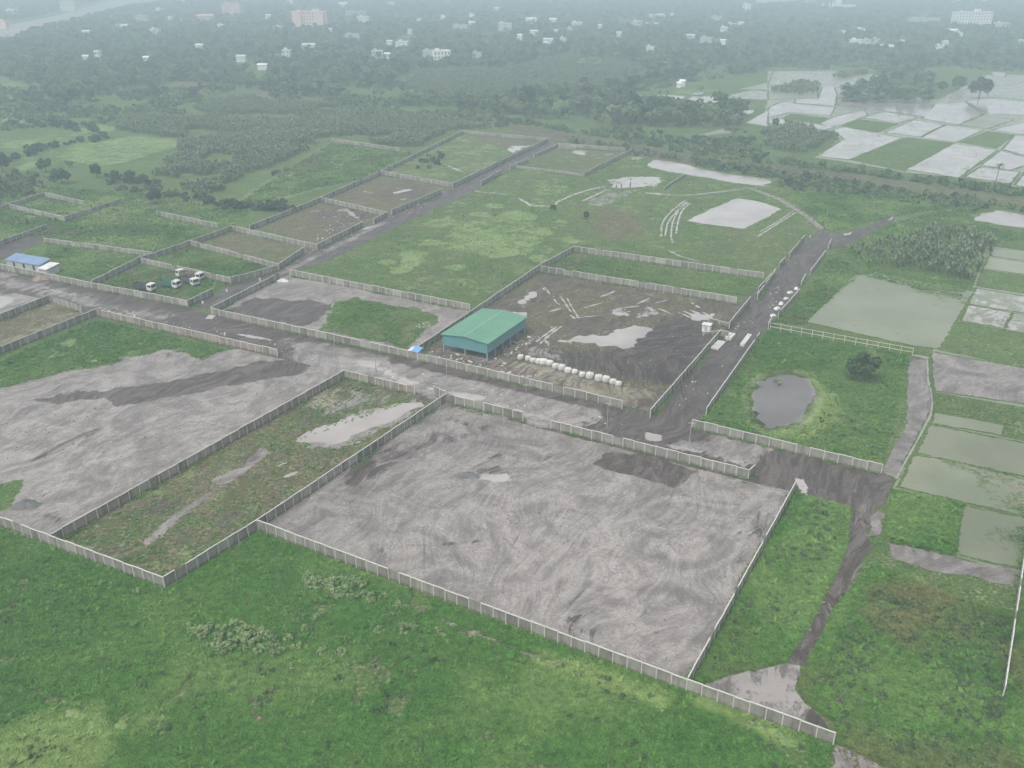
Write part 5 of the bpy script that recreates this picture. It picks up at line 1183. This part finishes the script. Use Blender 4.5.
for t0, t1 in (((-e, ZE - .05), (W_ / 2, ZR)), ((W_ / 2, ZR), (W_ + e, ZE - .05))):
    (xa, za), (xb, zb) = t0, t1
    vs_ = [(xa, -e, za), (xb, -e, zb), (xb, DL + e, zb), (xa, DL + e, za)]
    r.add(vs_ + [(x, y, z - .06) for x, y, z in vs_], [(0, 1, 2, 3), (7, 6, 5, 4), (0, 4, 5, 1), (1, 5, 6, 2), (2, 6, 7, 3), (3, 7, 4, 0)])
ro = r.build('roof', metal_sheet('green_metal_roof', (0.130, 0.300, 0.195), .8, 'Y'), sh)
MB().box(W_ / 2 - .22, W_ / 2 + .22, -e - .02, DL + e + .02, ZR + .01, ZR + .09).build('ridge_cap', m_('ridge_cap', (0.24, 0.40, 0.30), .1), ro)
teal = metal_sheet('teal_cladding', (0.11, 0.27, 0.28), .6, 'X'); teal2 = metal_sheet('teal_cladding_side', (0.13, 0.30, 0.30), .6, 'Y')
for y in (0, DL):
    MB().add([(0, y - .03, ZF), (W_, y - .03, ZF), (W_, y - .03, ZE - .15), (W_ / 2, y - .03, ZR - .15), (0, y - .03, ZE - .15), (0, y + .03, ZF), (W_, y + .03, ZF), (W_, y + .03, ZE - .15), (W_ / 2, y + .03, ZR - .15), (0, y + .03, ZE - .15)],
             [(0, 1, 2, 3, 4), (9, 8, 7, 6, 5), (1, 0, 5, 6), (2, 1, 6, 7), (3, 2, 7, 8), (4, 3, 8, 9), (0, 4, 9, 5)]).build('gable_cladding', teal, sh)
for x in (0, W_):
    MB().box(x - .03, x + .03, .04, DL - .04, ZF, ZE - .12).build('side_cladding', teal2, sh)
ps = MB().box(-.14, .14, -.14, .14, -.3, ZE - .2).mesh('post', m_('steel_post', (0.30, 0.36, 0.36), .1))
for i in range(6):
    for x in (.18, W_ - .18): link('post', ps, sh, (x, .2 + (DL - .4) * i / 5, 0))
for y in (.2, DL - .2): link('post', ps, sh, (W_ / 2, y, 0))
for i in range(6):
    y = .2 + (DL - .4) * i / 5
    MB().box(.2, W_ - .2, y - .08, y + .08, ZE - .55, ZE - .35).build('truss_beam', m_('steel_post', (0.3, .36, .36)), sh)
floor_m = m_('concrete_floor', (0.24, 0.23, 0.22), .2, .4)
MB().box(.4, W_ - .4, .4, DL - .4, -.2, .12).build('floor_slab', floor_m, sh)

def local(pt, u, v, z=0):   # point in the shed's frame
    p = A_ + ux * u + uy * v; return (p.x, p.y, z)

# ------------------------------------------------------------------ bulk bags in a row, sack rows, slab stacks
def bag_mesh(seed, w_=1.5, h=1.5):
    rg = random.Random(seed); mb = MB(); ns, nr = 12, 7
    for j in range(nr):
        t = j / (nr - 1); z = h * (t if j else 0); bulge = 1 + .12 * math.sin(t * PI) - .18 * (t > .95) - .06 * (t < .05)
        for i in range(ns):
            a = 2 * PI * i / ns; c, s = math.cos(a), math.sin(a); k_ = 1 / max(abs(c), abs(s)) ** .75
            mb.v.append((c * k_ * w_ / 2 * bulge * rg.uniform(.97, 1.03), s * k_ * w_ / 2 * bulge * rg.uniform(.97, 1.03), z + rg.uniform(-.05, .05) * (0 < j)))
    for j in range(nr - 1):
        for i in range(ns): mb.f.append((j * ns + i, j * ns + (i + 1) % ns, (j + 1) * ns + (i + 1) % ns, (j + 1) * ns + i)); mb.mi.append(0)
    mb.v.append((0, 0, h + .12)); c = len(mb.v) - 1
    for i in range(ns): mb.f.append(((nr - 1) * ns + i, (nr - 1) * ns + (i + 1) % ns, c)); mb.mi.append(0)
    return mb.mesh('bulk_bag', M['bag'])
M['bag'] = wall_material('bulk_bag_fabric', (0.62, 0.61, 0.58), (0.48, 0.46, 0.42))  # dirt and the sides' greyer shading are put into the colour by height
BAGS = [bag_mesh(i) for i in range(4)]
bag_px = Z(500, 310, 8, [(165, 405), (225, 415), (265, 430), (310, 440), (350, 447), (400, 455), (445, 480), (495, 495), (545, 515), (600, 522), (660, 545), (720, 560), (790, 580), (850, 590), (905, 605), (950, 618)])
for i, p in enumerate(bag_px):
    X, Y = at(*p); o = link('bulk_bag', BAGS[i % 4], loc=(X, Y + .8, 0), rz=random.uniform(-.4, .0)); s = random.uniform(.85, 1.15); o.scale = (s * 1.15, s, s * random.uniform(.9, 1.1))
    tag(o, 'full white topped bulk bag in the row below the dark mud of the shed yard', 'bag', 'bulk bags in a row')
def slab_stack(a, b, wd, h, n, label):
    (x0, y0), (x1, y1) = at(*a), at(*b); Ln = math.hypot(x1 - x0, y1 - y0)
    o = empty('slab_stack', (x0, y0, 0), math.atan2(y1 - y0, x1 - x0)); tag(o, label, 'slabs')
    for i in range(n):
        y = (i + .5) / n * wd; dz = random.uniform(-.05, .05); sl = random.uniform(0, .4)
        MB().box(sl, Ln - .4 + sl, y - wd / n * .42, y + wd / n * .42, 0, h + dz, 0, .02).build('slab', M['white'] if 'white' in label else M['coping'], o)
slab_stack((744, 347), (752, 336), 1.3, .7, 3, 'stack of white slabs leaning along the thin road side wall')
slab_stack((718, 351), (726, 343), 2.4, .6, 4, 'grey concrete slab stack lying in the road by the shed yard gate')
slab_stack((731, 341), (736, 336), 2.0, .9, 2, 'pile of pale panels at the road outside the shed yard wall')
X, Y = at(706.5, 331); gh = empty('gate_hut', (X, Y, 0), -.45); tag(gh, 'small white cabin inside the shed yard gate', 'hut')
MB().box(-1.2, 1.2, -1, 1, -.1, 2.2).build('wall', M['white_sheet'], gh); MB().box(-1.4, 1.4, -1.2, 1.2, 2.203, 2.33).build('roof', M['white'], gh); MB().box(-.4, .4, -1.05, -1.003, 0, 1.8).build('door', HM['grey'], gh)
def sheet_mesh(seed):
    """crumpled woven sheet thrown in a heap"""
    rg = random.Random(seed); mb = MB(); n = 7
    for j in range(n):
        for i in range(n):
            u, v = i / (n - 1) * 2 - 1, j / (n - 1) * 2 - 1; r_ = max(abs(u), abs(v))
            mb.v.append((u * 1.0 + rg.uniform(-.08, .08), v * .8 + rg.uniform(-.08, .08), max(0, (1 - r_ ** 2.2)) * .95 + (rg.uniform(0, .22) if r_ < .99 else -.05)))
    for j in range(n - 1):
        for i in range(n - 1): a = j * n + i; mb.f.append((a, a + 1, a + n + 1, a + n)); mb.mi.append(0)
    return mb.mesh('white_sheet', M['white'])
SHEETS = [sheet_mesh(i) for i in range(3)]
for i, (px, py) in enumerate([(773, 316), (777, 309), (781, 304), (786, 299), (790, 293), (796, 289)]):
    X, Y = at(px, py); o = link('white_sheet', SHEETS[i % 3], loc=(X, Y, 0), rz=random.uniform(.5, 1.3)); s = random.uniform(.9, 1.3); o.scale = (s * 1.1, s * .8, s * .6)
    tag(o, 'heap of white sheeting lying along the wall by the frame fence', 'sheeting', 'white sheeting along the road wall')

# ------------------------------------------------------------------ blue hut, blue shed, mound
blue = metal_sheet('blue_metal_roof', (0.19, 0.28, 0.43), .8, 'X')
X, Y = at(416, 358); hut = empty('guard_hut', (X, Y, 0), -.5); tag(hut, 'tiny hut with a bright blue roof at the shed yard wall corner', 'hut')
MB().box(-1.2, 1.2, -1, 1, -.1, 2.35).build('wall', HM['grey'], hut)
bm = MB(); vs_ = [(-.7, -1.35, 2.5), (1.7, -1.35, 2.45), (1.7, 1.35, 3.0), (-.7, 1.35, 3.05)]; bm.add(vs_ + [(x, y, z - .05) for x, y, z in vs_], [(0, 1, 2, 3), (7, 6, 5, 4), (0, 4, 5, 1), (1, 5, 6, 2), (2, 6, 7, 3), (3, 7, 4, 0)])
bm.build('roof', m_('blue_roof_sheet', (0.17, 0.36, 0.62), .1), hut)
bm = MB(); vs_ = [(-1.9, -1.3, 2.35), (-.72, -1.3, 2.48), (-.72, 1.1, 2.95), (-1.9, 1.1, 2.7)]; bm.add(vs_ + [(x, y, z - .05) for x, y, z in vs_], [(0, 1, 2, 3), (7, 6, 5, 4), (0, 4, 5, 1), (1, 5, 6, 2), (2, 6, 7, 3), (3, 7, 4, 0)])
bm.build('side_roof', M['white'], hut)
for x in (-1.7, 1.5):
    for y in (-1.2, 1.2): MB().box(x - .05, x + .05, y - .05, y + .05, -.2, 2.4).build('post', M['post'], hut)
(x0, y0), (x1, y1) = at(6, 266.5), at(41, 272.5)
LB = math.hypot(x1 - x0, y1 - y0); bs = empty('blue_shed', (x0, y0, 0), math.atan2(y1 - y0, x1 - x0)); tag(bs, 'long low shed with a faded blue roof behind the road wall', 'shed')
MB().box(.2, LB - .2, .4, 4.6, -.1, 2.5).build('wall', HM['grey'], bs)
bm = MB(); vs_ = [(0, 0, 2.6), (LB, 0, 2.6), (LB, 5.2, 3.7), (0, 5.2, 3.7)]; bm.add(vs_ + [(x, y, z - .06) for x, y, z in vs_], [(0, 1, 2, 3), (7, 6, 5, 4), (0, 4, 5, 1), (1, 5, 6, 2), (2, 6, 7, 3), (3, 7, 4, 0)]); bm.build('roof', blue, bs)
for i in range(3): MB().box(LB * (.2 + .28 * i), LB * (.2 + .28 * i) + 1, .34, .396, 0, 2).build('door', HM['glass'], bs)
X, Y = at(39, 275.5); ws = empty('white_shed', (X, Y, 0), -.38); tag(ws, 'small shed with a white roof at the end of the blue shed', 'shed')
MB().box(.2, 4.0, .2, 5.6, -.1, 2.5).build('wall', HM['grey'], ws)
bm = MB(); vs_ = [(-.1, -.2, 2.65), (4.3, -.2, 2.65), (4.3, 6, 3.3), (-.1, 6, 3.3)]; bm.add(vs_ + [(x, y, z - .06) for x, y, z in vs_], [(0, 1, 2, 3), (7, 6, 5, 4), (0, 4, 5, 1), (1, 5, 6, 2), (2, 6, 7, 3), (3, 7, 4, 0)]); bm.build('roof', M['white'], ws)
def heap(name, label, px, py, rx, ry, h, mat, rz=0.0, seed=1):
    mb = MB(); n, rr = 28, 10; rg = random.Random(seed)
    for j in range(rr + 1):
        for i in range(n):
            a = 2 * PI * i / n; r_ = j / rr; bump = 1 + .18 * math.sin(a * 3 + seed) + .1 * math.sin(a * 7)
            mb.v.append((math.cos(a) * r_ * rx * bump, math.sin(a) * r_ * ry * bump, h * (1 - r_ ** 1.4) * rg.uniform(.9, 1.1) - (.1 if j == rr else 0)))
    for j in range(rr):
        for i in range(n): mb.f.append((j * n + i, (j + 1) * n + i, (j + 1) * n + (i + 1) % n, j * n + (i + 1) % n)); mb.mi.append(0)
    X, Y = at(px, py); o = mb.build(name, mat, None, (X, Y, 0), rz); tag(o, label, 'heap'); return o
heap('earth_heap', 'reddish brown earth heap on the road by the white shed', 42, 279, 3.4, 2.6, 1.5, m_('red_earth', (0.27, 0.20, 0.165), .2, 1.0, .9))
X, Y = at(40, 271.5); o = link('white_sheet', SHEETS[0], loc=(X, Y, 0)); tag(o, 'white sheeting beside the reddish earth heap', 'sheeting')
heap('sand_heap', 'low dark silt heap at the corner of the left mud yard', 26, 505, 3.0, 2.2, .9, m_('dark_silt', (0.15, 0.145, 0.14), .2, 1.0, .9), seed=2)
heap('sand_heap', 'small dark heap on the big grey mud yard near its middle', 468, 476, 2.6, 1.5, .8, m_('dark_silt', (0.15, 0.145, 0.14)), seed=3)
heap('rubble_heap', 'pale rubble heap beside the dark mud plot gate', 283, 281, 2.2, 1.4, .9, M['coping'], seed=4)

# litter under and around the shed, as separate bits of timber and boxes
RM = [m_('rubbish_wood', (0.24, 0.19, 0.14), .3), M['coping'], m_('rubbish_grey', (0.18, 0.18, 0.18), .3), M['white_sheet'], m_('rubbish_red', (0.30, 0.15, 0.12), .2)]
mb_l = MB()
for i in range(420):
    q = random.random()
    if q < .45: u, v = random.uniform(-3, W_ + 2), random.uniform(-8, 1.0)
    elif q < .7: u, v = random.uniform(W_, W_ + 5), random.uniform(-4, DL)
    else: u, v = random.uniform(W_ + 1, W_ + 16), random.uniform(-9, -2)
    X, Y, _ = local(None, u, v); a = random.uniform(0, 3.1); s = random.uniform(.15, .6); l_ = s * random.uniform(1, 3.5); h = random.uniform(.08, .4)
    c, sn = math.cos(a), math.sin(a); cs = [(X + c * p - sn * q2, Y + sn * p + c * q2) for p, q2 in ((-l_ / 2, -s / 2), (l_ / 2, -s / 2), (l_ / 2, s / 2), (-l_ / 2, s / 2))]
    mb_l.add([(x, y, -.05) for x, y in cs] + [(x, y, h + random.uniform(-.05, .05)) for x, y in cs], [(4, 5, 6, 7), (0, 1, 5, 4), (1, 2, 6, 5), (2, 3, 7, 6), (3, 0, 4, 7)], random.choice([0, 0, 0, 1, 2, 2, 2, 2, 2, 4]))
lo = mb_l.build('rubble', RM, None); tag(lo, 'broken boards and rubble strewn round the green roofed shed', 'rubble', kind='stuff')
# scattered pale stones and sacks along roads, on mud
mb_l = MB()
def stones(px, n, s0, s1, mi):
    for p in rnd_in(atv(px), n):
        s = random.uniform(s0, s1); a0 = random.uniform(0, 6); k_ = 6
        base = [(p[0] + math.cos(a0 + 2 * PI * i / k_) * s * random.uniform(.7, 1.2), p[1] + math.sin(a0 + 2 * PI * i / k_) * s * random.uniform(.7, 1.2)) for i in range(k_)]
        mb_l.add([(x, y, -.03) for x, y in base] + [(p[0] + (x - p[0]) * .6, p[1] + (y - p[1]) * .6, s * .8) for x, y in base], [tuple(range(6, 12))] + [(i, (i + 1) % 6, 6 + (i + 1) % 6, 6 + i) for i in range(6)], mi)
stones([(90, 300), (200, 322), (600, 415), (640, 430), (520, 415), (280, 355), (100, 314)], 90, .08, .3, 0)
stones([(270, 285), (300, 262), (390, 222), (450, 194), (442, 192), (300, 255)], 50, .1, .35, 0)
stones([(650, 412), (735, 310), (770, 280), (800, 260), (790, 290), (705, 405)], 60, .08, .3, 0)
stones([(560, 350), (700, 325), (670, 380), (620, 376)], 40, .05, .16, 0)
stones([(300, 250), (330, 225), (350, 215), (370, 222), (330, 240)], 40, .1, .4, 0)
stones([(620, 430), (700, 430), (860, 480), (850, 500), (740, 470)], 70, .08, .28, 1)
stones([(265, 525), (450, 410), (740, 485), (770, 500), (690, 680)], 160, .05, .22, 1)
stones([(0, 400), (250, 380), (320, 375), (70, 520), (0, 500)], 120, .05, .25, 1)
lo = mb_l.build('gravel', [M['coping'], m_('dark_silt', (0.15, .145, .14))], None); tag(lo, 'loose stones and clods scattered over mud and roads', 'stones', kind='stuff')

# ------------------------------------------------------------------ trucks parked in the walled plot
glass = m_('truck_glass', (0.03, 0.035, 0.04), .1, 1, .1); tyre = m_('tyre', (0.03, 0.03, 0.03), .2, 3, .9); hubm = m_('hub', (0.35, 0.33, 0.3), .1); chas = m_('chassis', (0.05, 0.05, 0.055), .2); lampm = m_('lamp_glass', (0.7, 0.65, 0.5), .05, 1, .2)
def truck(rear, front, bed_col, label, full=False):
    (x0, y0), (x1, y1) = at(*rear), at(*front); rz = math.atan2(y1 - y0, x1 - x0)
    o = empty('truck', ((x0 + x1) / 2, (y0 + y1) / 2, 0), rz); tag(o, label, 'truck', 'trucks parked in the walled plot')
    MB().box(-3.9, 3.7, -.45, .45, .75, 1.0).build('chassis', chas, o)
    cb = MB(); prof = [(1.95, .75), (3.85, .75), (3.95, 1.55), (3.72, 2.65), (3.5, 2.85), (1.95, 2.85)]; n = len(prof)
    cb.add([(x, -1.2, z) for x, z in prof] + [(x, 1.2, z) for x, z in prof], [tuple(range(n)), tuple(range(2 * n - 1, n - 1, -1))] + [(i, n + i, n + (i + 1) % n, (i + 1) % n) for i in range(n)])
    co = cb.build('cab', M['white'], o)
    MB().add([(3.965, -1.02, 1.62), (3.965, 1.02, 1.62), (3.755, 1.02, 2.58), (3.755, -1.02, 2.58)], [(0, 1, 2, 3)]).build('windscreen', glass, co)
    for s in (-1, 1):
        y = s * 1.203; q = [(2.35, y, 1.7), (3.55, y, 1.7), (3.45, y, 2.5), (2.35, y, 2.5)]
        MB().add(q if s < 0 else q[::-1], [(0, 1, 2, 3)]).build('side_window', glass, co)
        MB().box(3.88, 3.99, s * .75 - .18, s * .75 + .18, 1.0, 1.25).build('headlight', lampm, co)
        MB().box(3.6, 3.8, s * 1.22, s * 1.42, 1.9, 2.4).build('mirror', chas, co)
    MB().box(3.9, 4.05, -1.15, 1.15, .55, .85).build('bumper', chas, o)
    bm_ = m_('truck_bed_%d' % int(sum(bed_col) * 1000), bed_col, .2, .8, .7)
    bd = MB(); bd.box(-4.0, 1.75, -1.22, 1.22, 1.0, 1.15)
    for a, b, c, d_ in ((-4.0, 1.75, -1.22, -1.12), (-4.0, 1.75, 1.12, 1.22), (-4.0, -3.9, -1.12, 1.12), (1.65, 1.75, -1.12, 1.12)): bd.box(a, b, c, d_, 1.15, 2.45)
    for i in range(6): bd.box(-3.8 + i * 1.05, -3.7 + i * 1.05, -1.28, -1.222, 1.1, 2.4); bd.box(-3.8 + i * 1.05, -3.7 + i * 1.05, 1.222, 1.28, 1.1, 2.4)
    bo = bd.build('cargo_bed', bm_, o)
    if full: heap_ = MB(); heap_.box(-3.85, 1.6, -1.1, 1.1, 1.16, 2.0, 0, .3); heap_.build('load', m_('truck_load', (0.16, .13, .1), .3, 2), bo)
    for x in (3.0, -1.9, -3.1):
        for s in (-1, 1):
            w_ = MB(); w_.cyl((x, s * .82, .5), (x, s * 1.16, .5), .5, .5, 14); wo = w_.build('wheel', tyre, o)
            MB().cyl((x, s * 1.161, .5), (x, s * 1.19, .5), .24, .2, 10).build('hub', hubm, wo)
truck((134, 289), (156, 292), (0.07, 0.085, 0.07), 'truck with white cab and dark open bed nearest the road wall')
truck((159, 286), (181, 289), (0.06, 0.16, 0.12), 'truck with white cab and green bed in the middle of the plot')
truck((195, 281), (177, 276), (0.17, 0.13, 0.10), 'truck facing left with a brown loaded bed near the back wall', True)
truck((183, 278), (204, 281), (0.16, 0.14, 0.12), 'truck whose white cab stands farthest right beside the brown bed')
truck((182, 280.5), (200, 288), (0.10, 0.10, 0.10), 'truck with white cab angled toward the return wall corner')

# ------------------------------------------------------------------ poles
def pole(px, py, h, label, arm=False):
    X, Y = at(px, py); o = empty('utility_pole', (X, Y, 0), random.uniform(-.6, .1)); tag(o, label, 'pole')
    MB().cyl((0, 0, -.4), (0, 0, h), .12, .07, 8).build('shaft', m_('weathered_pole', (0.34, 0.33, 0.31), .15), o)
    if arm:
        MB().box(-.7, .7, -.05, .05, h - .5, h - .38).build('cross_arm', M['post'], o)
pole(526, 410, 7.2, 'slender pole beside the road opposite the bulk bags', True)
pole(607, 428, 6.8, 'slender pole in the road before the mud yard entrance wall', True)
pole(689, 448, 6.8, 'slender pole at the crossroads near the pond plot wall', True)
pole(447, 388, 6.0, 'slender pole in the road below the green roofed shed')
pole(376, 372, 5.0, 'short pole by the road next to the scrub plot')
pole(335, 358, 5.0, 'short pole by the road at the top of the left mud yard')
pole(436, 398, 4.5, 'dark gate pole at the back corner of the scrub plot', True)
for px, py, lb in [(601, 191, 'left'), (607, 189, 'second'), (611, 192, 'third'), (616, 193, 'fourth'), (621, 192, 'fifth'), (630, 190, 'last')]:
    X, Y = at(px, py); o = MB().box(-.3, .3, -.3, .3, -.2, 4.0, 0, .03).build('concrete_column', m_('dark_column', (0.20, 0.20, 0.20), .2), None, (X, Y, 0)); tag(o, 'dark unfinished column standing by the flooded patch of the big field', 'column', 'unfinished columns in the field')
for px, py in [(203, 304), (227, 292), (260, 281), (109, 313), (135, 318), (225, 336), (810, 238)]:
    X, Y = at(px, py); o = MB().box(-.25, .25, -.2, .2, -.1, 1.0, 0, .06).build('marker_block', M['white'], None, (X, Y, 0)); tag(o, 'small white block standing along the muddy roads', 'block', 'white blocks along the muddy roads')
# concrete edge of the channel along the narrow path
pts = atv(Z(768, 384, 4, [(636, -100), (640, 0), (652, 40), (657, 80), (650, 130), (600, 225), (510, 385)])); mb = MB()
lft, rgt = [], []
for i, p in enumerate(pts):
    a = Vector(pts[max(0, i - 1)]); b = Vector(pts[min(len(pts) - 1, i + 1)]); t = (b - a).normalized(); n_ = Vector((-t.y, t.x)) * .22
    lft.append((p[0] + n_.x, p[1] + n_.y)); rgt.append((p[0] - n_.x, p[1] - n_.y))
m0 = len(pts)
mb.add([(x, y, .35) for x, y in lft] + [(x, y, .35) for x, y in rgt] + [(x, y, -.2) for x, y in lft] + [(x, y, -.2) for x, y in rgt],
       [f for i in range(m0 - 1) for f in ((i, i + 1, m0 + i + 1, m0 + i), (2 * m0 + i, 2 * m0 + i + 1, i + 1, i), (m0 + i, m0 + i + 1, 3 * m0 + i + 1, 3 * m0 + i))])
o = mb.build('channel_edge', plain('mossy_concrete', (0.30, 0.30, 0.26), .3, .5, .9, stain=(.12, .14, .08))); tag(o, 'curved mossy concrete edge between the narrow path and the paddies', 'channel edge', kind='thing')

# ------------------------------------------------------------------ air
hz = MB(); hz.box(-4200, 4200, -600, 5400, -1.0, 106.0)
k = NT('haze_air'); k.t.nodes.remove(k.p)
pv = k.n('VolumePrincipled'); pv.inputs['Color'].default_value = (0.735, 0.892, 1.0, 1); pv.inputs['Density'].default_value = 0.00061; pv.inputs['Anisotropy'].default_value = 0.0
k.l(pv.outputs[0], k.out.inputs['Volume'])
ho = hz.build('haze', k.m); ho['kind'] = 'stuff'; ho['label'] = 'pale blue grey haze filling the air'
